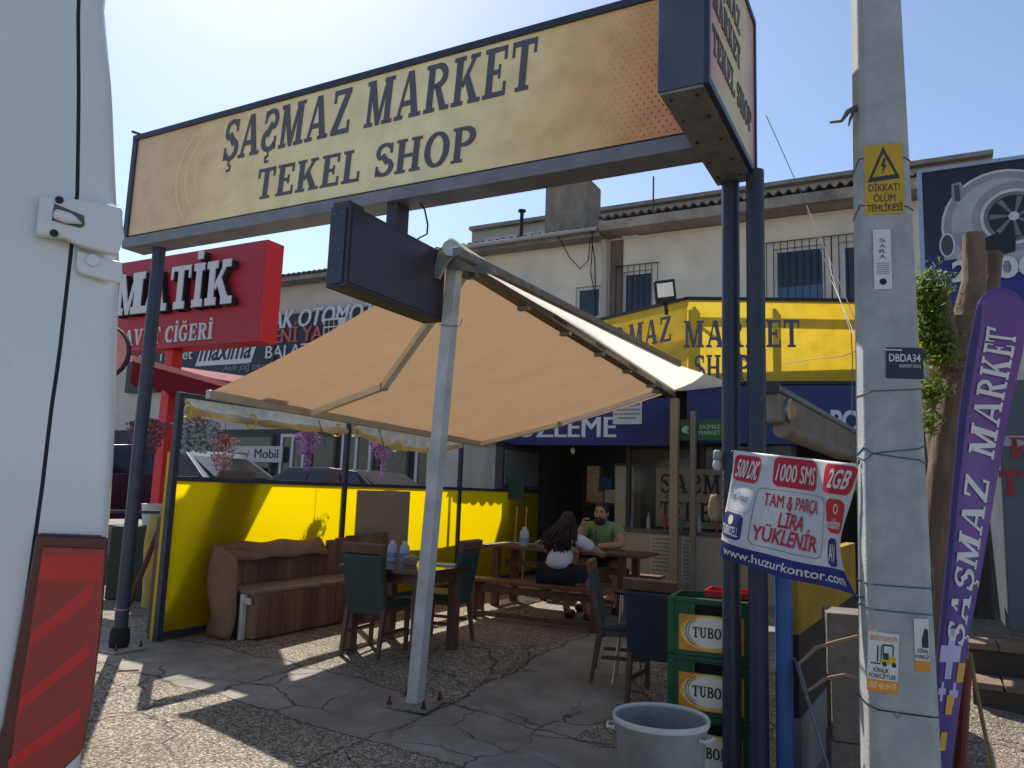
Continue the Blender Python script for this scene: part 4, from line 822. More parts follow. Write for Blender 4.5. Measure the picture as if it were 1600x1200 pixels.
# ------------------------------------------------------------------ parked cars behind the fence
def car(label, paint, p, rz, L=4.1):
    c = lthing('parked_car', label, 'car', 'cars parked behind the fence'); W = .84; h0 = .28
    prof = [(-L / 2, .45), (-L / 2 + .02, .85), (-L / 2 + .12, .98), (-L * .30, 1.42), (-L * .16, 1.47), (L * .06, 1.46), (L * .22, 1.02), (L * .42, .9), (L / 2, .72), (L / 2, .4), (L / 2 - .1, h0), (-L / 2 + .1, h0)]
    k = MB(); n = len(prof)
    def ring(y, s_): return [(x * (1 - .0 * s_), y * (1 - (.22 if z > 1.1 else .0)), z) for x, z in prof]
    vs = ring(-W, 0) + ring(-W * .98, 0) + ring(W * .98, 0) + ring(W, 0)
    k.add(vs, [tuple(range(n - 1, -1, -1)), tuple(range(3 * n, 4 * n))] + [(r * n + i, r * n + (i + 1) % n, (r + 1) * n + (i + 1) % n, (r + 1) * n + i) for r in range(3) for i in range(n)])
    k.build('body', paint, c, bevel=.05, sm=False)
    gl = mat('car_glass', (26, 32, 36), .05, spec=.6, var=.1)
    for sd in (-1, 1):
        for x0, x1, xt0, xt1 in ((-L * .27, -L * .08, -L * .22, -L * .08), (-L * .06, L * .17, -L * .06, L * .05)):
            k = MB(); k.add([(x0, sd * W * .985, 1.0), (x1, sd * W * .985, 1.0), (xt1, sd * W * .83, 1.38), (xt0, sd * W * .83, 1.38)], [(0, 1, 2, 3)]); k.build('side_window', gl, c, solid=.012)
        k = MB(); k.box((-L / 2 - .005, sd * .62, .86), (.06, .3, .16)); k.build('tail_light', mat('tail_red', (140, 16, 26), .2, coat=.5), c, bevel=.02)
        k = MB(); k.box((L / 2 - .08, sd * .6, .72), (.14, .36, .14)); k.build('headlight', mat('lamp_clear', (190, 196, 200), .1), c, bevel=.03)
        k = MB(); k.box((L * .17, sd * .94, 1.05), (.12, .18, .12)); k.build('mirror', paint, c, bevel=.03)
        for x in (-L * .31, L * .31):
            Rw = Matrix.Rotation(rad(90), 3, 'X'); k = MB(); k.lathe([(.2, -.1), (.3, -.1), (.31, -.05), (.31, .05), (.3, .1), (.2, .1)], (x, sd * .76, .31), 20, Rw); wv = k.build('wheel', M_rubber, c, sm=True)
            k = MB(); k.lathe([(.01, .08), (.19, .09), (.2, .06)], (x, sd * .77, .31), 14, Matrix.Rotation(rad(90 if sd < 0 else -90), 3, 'X')); k.build('rim', M_alu, wv, sm=True)
    k = MB(); k.add([(-L * .485, -.66, 1.0), (-L * .485, .66, 1.0), (-L * .31, .6, 1.38), (-L * .31, -.6, 1.38)], [(0, 1, 2, 3)]); k.build('rear_window', gl, c, solid=.012)
    k = MB(); k.add([(L * .222, -.7, 1.04), (L * .222, .7, 1.04), (L * .075, .6, 1.42), (L * .075, -.6, 1.42)], [(0, 1, 2, 3)]); k.build('windscreen', gl, c, solid=.012)
    k = MB(); k.box((-L / 2 - .012, 0, .62), (.02, .5, .11)); k.build('number_plate', M_pvc, c)
    place(c, p, rz); return c
car('dark plum hatchback with red tail light between the black and red posts', mat('plum_paint', (58, 26, 52), .25, coat=.6, var=.05), gpt(at(214, 740, 13.5)) + UP * .556, rad(60))
car('silver-roofed grey car seen through the first fence window', mat('silver_paint', (120, 126, 130), .25, .4, coat=.6, var=.05), gpt(at(262, 740, 14.4)) + UP * .556, rad(152))
car('black car with bright reflections behind the second half of the first fence window', mat('black_car', (22, 24, 26), .2, coat=.6, var=.05), gpt(at(508, 740, 13.6)) + UP * .3, rad(152))
# ------------------------------------------------------------------ odds and ends at the near end of the fence
k = MB(); p_ = G(238, 948)
M_sack = mat('woven_sack', (196, 174, 96), .85, vs=4, bump=.3, bs=120, dirt=(150, 130, 70))
def sackfn(i, j):
    a = i * 2 * math.pi; r = (.16 + .03 * math.sin(3 * a + j * 4)) * (1 - .25 * j ** 6); return p_ + Vector((r * math.cos(a) * .9, r * math.sin(a) * .7, j * 1.05 + .02 * math.sin(5 * a) * j))
k.grid(sackfn, 24, 10); k.build('sack', M_sack, origin=p_, sm=True, label='tall yellowish woven sack standing behind the near end of the fence', cat='sack')
a = G(195, 960); MB().path([a + UP * .02, lerp(a, at(255, 800, a.y + .25), .5) + SU * .03, at(262, 790, a.y + .25)], [.035, .032, .028], 8).build('leaning_stake', mat('brown_stake', (92, 62, 46), .8, vs=8), origin=a, sm=True, label='brown wooden stake leaning on the near fence post', cat='stake')
for i in range(6):
    p_ = G(214, 935); k = MB(); k.box(p_ + UP * (.05 + i * .085) + Vector((.01 * (i % 2), 0, 0)), (.22, .11, .078), Matrix.Rotation(.2 + .05 * i, 3, 'Z')); k.build('loose_brick', mat('brick_red', (134, 84, 62), .9, bump=.3), origin=p_ + UP * (.011 + i * .085), bevel=.006, label='%s brick of the little stack behind the left black post' % ['bottom', 'second', 'third', 'fourth', 'fifth', 'topmost'][i], cat='brick', group='stacked bricks')
k = MB(); a, b_ = S(-.1, .36, 1.18), S(-.3, -.02, 1.18); k.beam(a, b_, .03, .03); k.build('cross_bar', M_black, bpy.data.objects['patio_fence'])
bkp = at(243, 745, 10); k = MB(); k.lathe([(.1, 0), (.13, .26), (.135, .27)], Vector((bkp.x, bkp.y, .9)), 16); k.build('white_tub', M_pvc, origin=Vector((bkp.x, bkp.y, .9)), sm=True, label='small white tub on a dark crate behind the red post', cat='tub')
k = MB(); k.box((bkp.x, bkp.y, .45), (.7, .6, .89)); k.build('dark_crate', mat('dark_green_crate', (44, 50, 44), .7), origin=Vector((bkp.x, bkp.y, 0)), bevel=.02, label='dark green crate carrying a white tub behind the red post', cat='crate')
# ------------------------------------------------------------------ concrete pole
M_pole = mat('pole_concrete', (176, 178, 174), .85, var=.14, vs=6, bump=.35, bs=70, dirt=(142, 146, 146))
PC = Vector((1.875, 3.80)); PR = rad(-14)
cp = thing('concrete_pole', 'tall tapered concrete electricity pole covered with stickers', 'pole', (PC.x, PC.y, gz(PC.x, PC.y)))
def prad(z): return .155 - .0115 * z
def pole_ring(z):
    r = prad(z); ch = r * .52; pts = [(-r, -r + ch * .5), (-r + ch * .5, -r), (r - ch * .5, -r), (r, -r + ch * .5), (r, r - ch * .5), (r - ch * .5, r), (-r + ch * .5, r), (-r, r - ch * .5)]
    sh_ = Vector((.0, .0)); R2 = Matrix.Rotation(PR, 2); return [Vector((*(PC + R2 @ Vector(q)), z)) for q in pts]
k = MB(); zs = [-.4 + i * .5 for i in range(19)]; vs = [v for z in zs for v in pole_ring(z)]
k.add(vs, [(r * 8 + i, r * 8 + (i + 1) % 8, (r + 1) * 8 + (i + 1) % 8, (r + 1) * 8 + i) for r in range(len(zs) - 1) for i in range(8)] + [tuple(range(8 * (len(zs) - 1), 8 * len(zs)))]); k.build('shaft', M_pole, cp, bevel=.008)
R2 = Matrix.Rotation(PR, 3, 'Z'); PX, PN = R2 @ Vector((1, 0, 0)), R2 @ Vector((0, -1, 0)); PT = (UP - PN * -.0115).normalized()
def pole_front(px, py):
    d = ray(px, py); P0_ = Vector((PC.x, PC.y, 0)) + PN * .155; nn = (PN + UP * .0115).normalized(); t = (P0_ - C0).dot(nn) / d.dot(nn); return C0 + d * t
def sticker(px0, px1, py0, py1, m_, name='sticker', skew=0., lab=None):
    a = pole_front(px0, py1); w_ = (pole_front(px1, py1) - a).length; h_ = (pole_front(px0, py0) - a).length; ex = (PX * math.cos(skew) + PT * math.sin(skew)); ey = (PT * math.cos(skew) - PX * math.sin(skew)); fn = plane_fn(a, ex, ey)
    k = MB(); k.add([fn(0, 0, .003), fn(w_, 0, .003), fn(w_, h_, .003), fn(0, h_, .003)], [(0, 1, 2, 3)]); o = k.build(name, m_, cp)
    if lab: o['label'] = lab
    return o, fn, w_, h_
M_dkprint = mat('print_dark', (50, 50, 56), .6, var=.05); M_paper = mat('paper_white', (206, 206, 202), .6, var=.05); M_orange = mat('orange_print', (222, 140, 48), .6, var=.08)
def tx(par, fn, body, x, y, w_, h_, m_=M_dkprint, **kw): k = MB(); write(k, body, lambda a, b_, d: fn(x + a, y + b_, .0035 + d), w_, h_, thick=.001, **kw); return k.build('lettering', m_, par)
o, fn, w_, h_ = sticker(1352, 1413, 229, 336, mat('warning_yellow', (206, 164, 40), .6, vs=6, dirt=(170, 136, 44)), 'warning_plate', lab='yellow high voltage warning plate')
k = MB(); q = [(w_ * .08, h_ * .46), (w_ * .92, h_ * .5), (w_ * .5, h_ * .97)]; qi = [(w_ * .2, h_ * .53), (w_ * .8, h_ * .56), (w_ * .5, h_ * .87)]
for i in range(3): j = (i + 1) % 3; k.add([fn(*q[i], .0045), fn(*q[j], .0045), fn(*qi[j], .0045), fn(*qi[i], .0045)], [(0, 1, 2, 3)])
k.build('triangle', M_dkprint, o)
k = MB(); k.add([fn(w_ * x, h_ * y, .0048) for x, y in ((.5, .8), (.43, .68), (.49, .68), (.46, .57), (.58, .71), (.52, .71), (.57, .8))], [(0, 1, 2, 3, 4, 5, 6)]); k.build('lightning_bolt', M_dkprint, o)
tx(o, fn, 'DİKKAT!', w_ * .1, h_ * .33, w_ * .8, h_ * .1, bold=.005); tx(o, fn, 'ÖLÜM', w_ * .22, h_ * .18, w_ * .56, h_ * .1, bold=.005); tx(o, fn, 'TEHLİKESİ', w_ * .04, h_ * .04, w_ * .92, h_ * .1, bold=.005)
o, fn, w_, h_ = sticker(1366, 1394, 360, 452, M_paper); 
for i, ch_ in enumerate('SARA'): tx(o, fn, ch_, w_ * .34, h_ * (.78 - .09 * i), w_ * .34, h_ * .065, mat('print_violet', (80, 50, 100), .6))
for i in range(6): tx(o, fn, 'IIIIIIIII', w_ * (.15 + .03 * (i % 2)), h_ * (.42 - .035 * i), w_ * .7, h_ * .018)
k = MB(); k.lathe([(.001, 0), (.018, 0)], fn(w_ * .5, h_ * .12, .0045), 6, Matrix((PX, PT, PN)).transposed()); k.build('emblem', M_dkprint, o)
o, fn, w_, h_ = sticker(1384, 1443, 543, 591, mat('plate_navy', (40, 42, 60), .5), 'number_plate', -.03, lab='dark blue code plate')
tx(o, fn, 'DBDA34', w_ * .08, h_ * .55, w_ * .84, h_ * .24, M_paper, bold=.015); tx(o, fn, 'BAŞKENT EDAŞ', w_ * .36, h_ * .36, w_ * .56, h_ * .1, M_paper)
k = MB(); k.add([fn(w_ * x, h_ * y, .0045) for x, y in ((-.08, .9), (.42, .9), (.42, .94), (-.08, .94))], [(0, 1, 2, 3)]); k.build('strip', M_paper, o)
def forklift(px0, px1, py0, py1, skew, half=False, lab=None):
    o, fn, w_, h_ = sticker(px0, px1, py0, py1, M_paper, 'sticker', skew, lab)
    k = MB(); k.add([fn(0, 0, .0038), fn(w_, 0, .0038), fn(w_, h_ * .2, .0038), fn(0, h_ * .2, .0038)], [(0, 1, 2, 3)]); k.build('orange_band', M_orange, o)
    tx(o, fn, 'SERVİS OTOMOTİV', w_ * .05, h_ * .86, w_ * .9, h_ * .08, M_orange, bold=.01); tx(o, fn, '0507 461 64 55', w_ * .06, h_ * .06, w_ * .88, h_ * .1, mat('pale_cream', (232, 206, 150), .6), bold=.015)
    tx(o, fn, 'KİRALIK', w_ * .2, h_ * .33, w_ * .5, h_ * .07, bold=.012); tx(o, fn, 'FORKLİFTLER', w_ * .06, h_ * .23, w_ * .88, h_ * .07, bold=.012)
    def pic(nm, rects, m_, d):
        for r in rects:
            k = MB(); k.add([fn(w_ * x, h_ * y, d) for x, y in r], [tuple(range(len(r)))]); k.build(nm, m_, o)
    R_ = lambda a, b_, c, d: [(a, b_), (c, b_), (c, d), (a, d)]
    pic('printed_mast', [R_(.3, .5, .35, .78), R_(.42, .5, .46, .78), R_(.1, .46, .42, .485)], M_dkprint, .0042)
    pic('printed_forklift', [[(.44, .48), (.9, .48), (.93, .6), (.7, .62), (.68, .56), (.44, .56)]], mat('forklift_yellow', (196, 176, 40), .6), .0044)
    pic('printed_cab', [R_(.48, .62, .52, .8), R_(.48, .78, .82, .81), R_(.8, .62, .84, .79), R_(.5, .55, .68, .66)], M_dkprint, .0046)
    pic('printed_wheel', [[(c_ + .08 * math.cos(a), .475 + .045 * math.sin(a)) for a in [i * math.pi / 5 for i in range(10)]] for c_ in (.55, .86)], M_dkprint, .0048)
forklift(1354, 1402, 985, 1078, -.05, lab='forklift hire sticker on the front of the pole'); 
# the second sticker sits on the right-hand face
def side_sticker():
    c = at(1442, 960, PC.y - .05); nrm = PX; ex = -PN; fn = plane_fn(Vector((PC.x, PC.y, .92)) + PX * (prad(.92) + .003) + PN * .11, ex, UP); w_, h_ = .15, .29
    k = MB(); k.add([fn(0, 0, 0), fn(w_, 0, 0), fn(w_, h_, 0), fn(0, h_, 0)], [(0, 1, 2, 3)]); k.build('sticker', M_paper, cp)
side_sticker()
o, fn, w_, h_ = sticker(1430, 1453, 966, 1048, M_paper, 'sticker'); tx(o, fn, 'KİRAL', w_ * .2, h_ * .35, w_ * .75, h_ * .07, bold=.012); tx(o, fn, 'FORKLİF', w_ * .05, h_ * .24, w_ * .92, h_ * .07, bold=.012)
k = MB(); k.add([fn(w_ * x, h_ * y, .004) for x, y in ((0, 0), (1, 0), (1, .2), (0, .2))], [(0, 1, 2, 3)]); k.build('orange_band', M_orange, o)
k = MB(); k.add([fn(w_ * x, h_ * y, .0042) for x, y in ((.5, .45), (.95, .45), (.95, .8), (.7, .82), (.5, .6))], [(0, 1, 2, 3, 4)]); k.build('printed_forklift', M_dkprint, o)
M_twine = mat('blue_twine', (70, 96, 120), .8); M_twine2 = mat('grey_twine', (104, 92, 88), .8)
def wrap(z0, z1, m_, r=.0035, ex=None):
    pts = []
    for i in range(17):
        k_ = i / 16; z = z0 + (z1 - z0) * math.sin(k_ * math.pi); ring_ = pole_ring(z); a = k_ * 8; i0 = int(a) % 8; p_ = lerp(ring_[i0], ring_[(i0 + 1) % 8], a - int(a)); c = Vector((PC.x, PC.y, z)); pts.append(c + (p_ - c) * 1.015)
    MB().path(pts, r, 5).build('twine', m_, cp)
for a, b_, m_ in ((1.71, 1.79, M_twine), (1.77, 1.69, M_twine), (1.13, 1.12, M_twine), (1.02, 1.0, M_twine), (.58, .55, M_darkmetal), (2.03, 2.06, M_twine2), (3.0, 2.96, M_twine2), (3.25, 3.22, M_twine2)): wrap(a, b_, m_)
c = pole_front(1342, 160) + Vector((.012, .06, 0)); k = MB(); k.path([c, c + Vector((-.05, -.02, -.03)), c + Vector((-.09, -.03, -.09)), c + Vector((-.15, -.03, -.1))], [.02, .014, .008, .006], 6); k.path([c, c + Vector((-.04, -.02, -.07)), c + Vector((-.05, -.02, -.11))], [.012, .008, .004], 5); k.build('twine_knot', M_twine2, cp)['kind'] = 'stuff'
k = MB(); k.lathe([(.014, 0), (.014, .004), (.006, .006)], pole_front(1402, 1117), 10, Matrix((PX, PT, PN)).transposed()); k.build('stud', M_greymetal, cp)
# ------------------------------------------------------------------ phone credit banner tied between posts and pole
bn_tl, bn_tr, bn_bl, bn_br = at(1150, 704, 4.55), at(1350, 726, 3.86), at(1128, 868, 4.55), at(1340, 930, 3.86)
def ban(x, y, d=0.):
    """x 0..1 left to right, y 0..1 bottom to top"""
    p_ = lerp(lerp(bn_bl, bn_br, x), lerp(bn_tl, bn_tr, x), y); n = (bn_br - bn_bl).cross(UP).normalized()
    sg = .035 * math.sin(x * 6.0 + 1.5 * y) + .018 * math.sin(13 * x - 4 * y + .6) + .02 * math.sin(5 * y + 3 * x)
    p_ -= UP * .03 * math.sin(math.pi * x) * (1 - y) * .5; 
    if x > .72: p_ -= (bn_br - bn_bl) * (x - .72) * .5 * math.sin(math.pi * (1 - y) ** 1.6)
    return p_ + n * (sg + d)
bnr = thing('credit_banner', 'crumpled phone credit banner with red and blue print tied before the right posts', 'banner', lerp(bn_bl, bn_br, .5))
MB().grid(lambda i, j: ban(i, j), 60, 44).build('cloth', mat('banner_white', (214, 214, 214), .5, var=.06, vs=4, trans=.25), bnr, sm=True, solid=.0015)
BW, BH = (bn_br - bn_bl).length, (bn_tl - bn_bl).length
M_bred = mat('banner_red', (196, 44, 66), .5, var=.06, trans=.2); M_bblue = mat('banner_blue', (44, 48, 120), .5, var=.08, trans=.2)
def patch(x0, x1, y0, y1, m_, name, r=.03, d=.004, skew=0.):
    n = 14; k = MB()
    def f_(i, j):
        # rounded ends: pull corners in
        xx, yy = x0 + (x1 - x0) * i, y0 + (y1 - y0) * j; e = r * (1 - math.sqrt(max(0, 1 - (abs(2 * j - 1)) ** 6))); xx = x0 + e + (x1 - x0 - 2 * e) * i
        return ban(xx + skew * (j - .5), yy, d)
    k.grid(f_, n, 10); return k.build(name, m_, bnr, sm=True)
def btx(par, body, x, y, w_, h_, m_, d=.0065, **kw):
    k = MB(); write(k, body, lambda a, b_, dd: ban(x + a, y + b_, d + dd * .5), w_, h_, thick=.001, **kw); return k.build('lettering', m_, par)
p1 = patch(.015, .235, .72, .965, M_bred, 'red_patch'); btx(p1, '500 DK.', .03, .76, .19, .16, M_paper, bold=.02, shear=.12)
p2 = patch(.34, .64, .73, .985, M_bred, 'red_patch'); btx(p2, '1000 SMS', .36, .78, .26, .15, M_paper, bold=.02, shear=.12)
p3 = patch(.72, .99, .74, .98, M_bred, 'red_patch', skew=.04); btx(p3, '2GB', .76, .79, .18, .15, M_paper, bold=.02, shear=.3)
def outline(x0, x1, y0, y1):
    pts = []; 
    for cx, cy, a0 in ((x1 - .04, y1 - .05, 0), (x0 + .04, y1 - .05, 90), (x0 + .04, y0 + .05, 180), (x1 - .04, y0 + .05, 270)):
        for i in range(6): a = rad(a0 + 18 * i); pts.append((cx + .04 * math.cos(a), cy + .05 * math.sin(a)))
    q = []
    for i in range(len(pts)):
        a, b_ = pts[i], pts[(i + 1) % len(pts)]; m_ = max(1, int(math.hypot(a[0] - b_[0], a[1] - b_[1]) / .03)); q += [(a[0] + (b_[0] - a[0]) * t / m_, a[1] + (b_[1] - a[1]) * t / m_) for t in range(m_)]
    k = MB(); n = len(q); cx, cy = (x0 + x1) / 2, (y0 + y1) / 2; s2 = lambda p_: (cx + (p_[0] - cx) * .985, cy + (p_[1] - cy) * .985)
    k.add([ban(*p_, .004) for p_ in q] + [ban(*s2(p_), .004) for p_ in q], [(i, (i + 1) % n, n + (i + 1) % n, n + i) for i in range(n)]); k.build('printed_outline', M_dkprint, bnr)
outline(.01, .235, .45, .69); btx(bnr, 'Türk Telekom', .03, .55, .17, .07, mat('banner_navy', (40, 50, 100), .5))
outline(.25, .73, .2, .70)
for body, x, y, w_, h_ in (('TAM & PARÇA', .31, .55, .36, .11), ('LİRA', .41, .39, .17, .12), ('YÜKLENİR', .27, .25, .43, .12)): btx(bnr, body, x, y, w_, h_, M_bred, bold=.02)
p4 = patch(.0, .2, .2, .43, M_bblue, 'blue_patch'); btx(p4, 'TURKCELL', .01, .23, .17, .08, M_paper, bold=.015)
k = MB(); k.add([ban(.09 + .028 * math.cos(a), .365 + .045 * math.sin(a), .006) for a in [i * math.pi / 9 for i in range(18)]], [tuple(range(18))]); k.build('emblem', mat('emblem_cream', (214, 210, 170), .5), p4)
p5 = patch(.76, .96, .42, .7, mat('banner_red2', (206, 56, 60), .5, trans=.2), 'red_patch', r=.05, skew=-.03); btx(p5, 'vodafone', .77, .46, .17, .08, M_paper, bold=.015); btx(p5, 'O', .84, .58, .05, .08, M_paper, bold=.02)
p6 = patch(.79, .9, .16, .38, M_bblue, 'blue_patch'); btx(p6, 'AV', .8, .2, .08, .13, M_paper, bold=.02)
p7 = patch(.0, 1.0, .0, .15, M_bblue, 'blue_band', r=.0); 
k = MB(); write(k, 'www.huzurkontor.com', lambda a, b_, dd: ban(.05 + a, .045 + b_, .0065 + dd * .5), .9, .07, thick=.001, bold=.012); k.build('lettering', M_paper, p7)
for a, b_ in ((ban(0, 1), S(5.2, .38, 0) + UP * (ban(0, 1).z + .02)), (ban(0, .02), S(5.2, .38, 0) + UP * (ban(0, .02).z)), (ban(1, 1), Vector((PC.x - .15, PC.y, ban(1, 1).z + .02))), (ban(1, .0), Vector((PC.x - .16, PC.y - .02, ban(1, 0).z)))):
    MB().path([a, lerp(a, b_, .5) - UP * .005, b_], .005, 5).build('tie', M_twine, bnr)
# crumpled plastic gloves tied to the post
def blob(c, r, seed):
    rng = random.Random(seed); k = MB(); k.ball((0, 0, 0), r, 14, 10); k.v = [Vector(c) + v * (1 + .22 * math.sin(v.x * 70 + seed) * math.cos(v.z * 60) + rng.uniform(-.08, .08)) for v in k.v]; return k
c = S(5.12, .34, 1.77); blob(c, (.03, .03, .04), 1).build('plastic_wad', mat('wad', (150, 148, 140), .5), bnr, sm=True); blob(c - UP * .06, (.028, .025, .045), 2).build('plastic_wad', mat('wad2', (196, 198, 198), .5), bnr, sm=True)
c = S(5.11, .3, 1.44); blob(c, (.035, .04, .1), 5).build('work_glove', mat('old_glove', (150, 128, 96), .9, bump=.3), origin=c, sm=True, label='old tan work glove tucked behind the banner at the post', cat='glove')
# ------------------------------------------------------------------ feather flag
ff = thing('feather_flag', 'purple feather flag with white slanted lettering leaning beside the concrete pole', 'flag', gpt(at(1465, 1250, 4.3)))
FY = 4.05
LE = [(1446, 1235), (1455, 1120), (1466, 1000), (1478, 880), (1488, 760), (1499, 640), (1512, 550), (1523, 495)]
RE = [(1482, 1235), (1497, 1120), (1514, 1000), (1536, 880), (1556, 760), (1578, 640), (1598, 550), (1606, 495)]
def samp(L, t):
    t = max(0, min(.9999, t)) * (len(L) - 1); i = int(t); f_ = t - i; return (L[i][0] + (L[i + 1][0] - L[i][0]) * f_, L[i][1] + (L[i + 1][1] - L[i][1]) * f_)
def flag(x, y, d=0.):
    a, b_ = samp(LE, y), samp(RE, y); px, py = a[0] + (b_[0] - a[0]) * x, a[1] + (b_[1] - a[1]) * x
    if y > .93: py -= 45 * math.sqrt(max(0, 1 - (2 * x - 1) ** 2)) * (y - .93) / .07
    Yd = FY + .012 * math.sin(5 * x + 6 * y) + .02 * math.sin(9 * y + 2) + .08 * x - d
    return at(px, py, Yd)
fl_c = MB().grid(lambda i, j: flag(i, j), 20, 80).build('cloth', print_material('flag_print', [(0, (96, 84, 150)), (.3, (106, 84, 158)), (.6, (126, 90, 160)), (1, (122, 84, 152))], UP, .3, 2.4, wob=.05, trans=.3, org=Vector((0, 0, 0))), ff, sm=True, solid=.002)
MB().grid(lambda i, j: flag(.0 + .16 * i, j * .985, .006), 4, 80).build('sleeve', mat('flag_sleeve', (70, 58, 112), .7, trans=.2), fl_c, sm=True)
mp = [flag(.08, i / 20 * .97, -.02) for i in range(21)]; MB().path([gpt(mp[0] + Vector((-.02, 0, -.4)))] + mp, .012, 8).build('mast', M_darkmetal, ff, sm=True)
def ftx(body, y0, y1, m_=M_paper):
    polys, tw = slab(body); k = MB(); L = y1 - y0
    for i, q in enumerate(polys):
        # reading upwards: letter x runs along the flag, letter top points left
        pts = [flag(.84 - .56 * b_ - .0 * a, y0 + L * (a + .28 * b_) / tw, .009 + (i % 7) * .0003) for a, b_ in q]; k.add(pts, [tuple(range(len(q)))])
    k.build('lettering', m_, fl_c)
ftx('$A$MAZ', .27, .585); ftx('MARKET', .62, .93)
def fpl(cx, cy, s_, m_, w_=.33):
    k = MB(); sx, sy = s_ * 2.6, s_ * .36
    k.grid(lambda i, j: flag(cx - sx * w_ + 2 * sx * w_ * i, cy - sy + 2 * sy * j, .006), 3, 3); k.build('printed_cross', m_, fl_c)
    k = MB(); k.grid(lambda i, j: flag(cx - sx + 2 * sx * i, cy - sy * w_ + 2 * sy * w_ * j, .0065), 3, 3); k.build('printed_cross', m_, fl_c)
M_lil = mat('lilac_print', (176, 170, 206), .6); M_yp = mat('flag_yellow', (206, 160, 60), .6)
for a in ((.45, .26, .13, M_lil), (.3, .19, .05, M_lil), (.72, .185, .06, M_lil), (.2, .08, .05, M_lil)): fpl(*a)
for a in ((.88, .225, .05), (.62, .165, .06), (.55, .095, .07)):
    k = MB(); k.grid(lambda i, j, a=a: flag(a[0] - .12 + .24 * i, a[1] - .018 + .036 * j, .007), 3, 3); k.build('printed_square', M_yp, fl_c)
# ------------------------------------------------------------------ pollarded tree
M_bark = mat('bark', (128, 106, 88), .95, vs=7, bump=1., bs=16, dirt=(84, 68, 56), stretch=(1, 1, .3))
tr = thing('street_tree', 'pollarded street tree with stubby limbs and a few green shoots behind the pole', 'tree', gpt(at(1462, 1300, 5.4)))
TY = 5.4; b0 = tr.location.copy()
def lump(pts, r, seed):
    k = MB(); k.path(pts, r, 16); rng = random.Random(seed); return k
tp = [b0 - UP * .05, at(1462, 1100, TY), at(1466, 900, TY), at(1478, 760, TY), at(1490, 660, TY), at(1502, 560, TY), at(1510, 500, TY)]
tk = MB().path(tp, [.19, .15, .125, .115, .115, .125, .14], 18); tk.v = [v + Vector((math.sin(v.z * 9 + v.x * 20) * .018, math.sin(v.z * 7 + v.x * 30) * .02, 0)) for v in tk.v]; trk = tk.build('trunk', M_bark, tr, sm=True)
for pts, r in (([at(1512, 520, TY), at(1522, 440, TY + .05), at(1520, 366, TY + .05)], [.12, .085, .075]), ([at(1515, 520, TY), at(1545, 450, TY + .2), at(1552, 396, TY + .2)], [.11, .075, .065]), ([at(1488, 580, TY), at(1478, 520, TY - .1), at(1470, 455, TY - .1)], [.1, .08, .05]), ([at(1480, 740, TY), at(1458, 640, TY + .2), at(1450, 600, TY + .25)], [.1, .07, .05])):
    k = MB().path(pts, r, 14); k.v = [v + Vector((math.sin(v.z * 22) * .01, math.sin(v.z * 17 + v.x * 20) * .01, 0)) for v in k.v]; k.build('limb', M_bark, trk, sm=True)
k = MB(); rng = random.Random(3)
for cx, cy, rx, ry, n in ((1452, 455, .10, .14, 900), (1450, 500, .09, .18, 1000), (1462, 545, .09, .12, 700), (1455, 610, .06, .1, 400), (1478, 540, .05, .06, 160), (1446, 660, .04, .08, 200)):
    for i in range(n):
        c = at(cx, cy, TY - .15) + Vector((rng.gauss(0, rx * .55), rng.gauss(0, .08), rng.gauss(0, ry * .5))); s_ = rng.uniform(.016, .034); d1 = Vector((rng.gauss(0, 1), rng.gauss(0, 1), rng.gauss(0, 1))).normalized(); d2 = d1.orthogonal().normalized()
        k.add([c - d1 * s_, c + d2 * s_ * .5, c + d1 * s_, c - d2 * s_ * .5], [(0, 1, 2, 3)])
k.build('crown', mat('leaf_green', (92, 112, 44), .7, var=.4, vs=25, trans=.4, transc=(140, 160, 40)), tr)['kind'] = 'stuff'
k = MB(); rng = random.Random(5)
for i in range(140):
    c = at(1495, 560, TY - .16) + Vector((rng.gauss(0, .07), rng.gauss(0, .04), rng.gauss(0, .1))); d1 = Vector((rng.gauss(0, .6), rng.gauss(0, .4), rng.gauss(0, 1))).normalized() * rng.uniform(.03, .07); k.path([c, c + d1], [.004, .002], 4, False)
k.build('twigs', mat('dry_twig', (140, 118, 96), .9), tr)['kind'] = 'stuff'
# ------------------------------------------------------------------ turbocharger billboard
bb = thing('turbo_billboard', 'dark blue billboard printed with a grey turbocharger at the right edge', 'billboard', S(7.4, 7, 4))
BV = 7.0
MB().sbox(6.42, 8.6, BV, BV + .12, 3.7, 6.08).build('board', print_material('billboard_print', [(0, (26, 34, 96)), (.3, (34, 50, 130)), (.55, (46, 44, 62)), (1, (40, 38, 50))], UP, 3.7, 6.1, org=Vector((0, 0, 0)), wob=.1), bb)
k = MB(); k.sbox(6.36, 6.42, BV - .03, BV + .15, 3.2, 6.12); k.build('frame_post', mat('pale_frame', (150, 160, 176), .4, .4), bb); k = MB(); k.sbox(6.42, 8.6, BV - .03, BV + .15, 6.08, 6.13); k.build('frame_top', mat('pale_frame', (150, 160, 176)), bb)
def bbp(px, py): q = uvz(onv(px, py, BV)); return q[0], q[2]
def shape(pts, m_, d, name='printed_shape'): k = MB(); k.add([S(u, BV - d, z) for u, z in pts], [tuple(range(len(pts)))]); return k.build(name, m_, bb)
def disc(px, py, r, m_, d, e=1., n=30, name='printed_ring'):
    u, z = bbp(px, py); return shape([(u + r * math.cos(a) * e, z + r * math.sin(a)) for a in [i * 2 * math.pi / n for i in range(n)]], m_, d, name)
MG = [mat('turbo_grey%d' % i, (g, g, g + 2), .5, var=.15, vs=6) for i, g in enumerate((196, 168, 142, 110, 70, 34))]
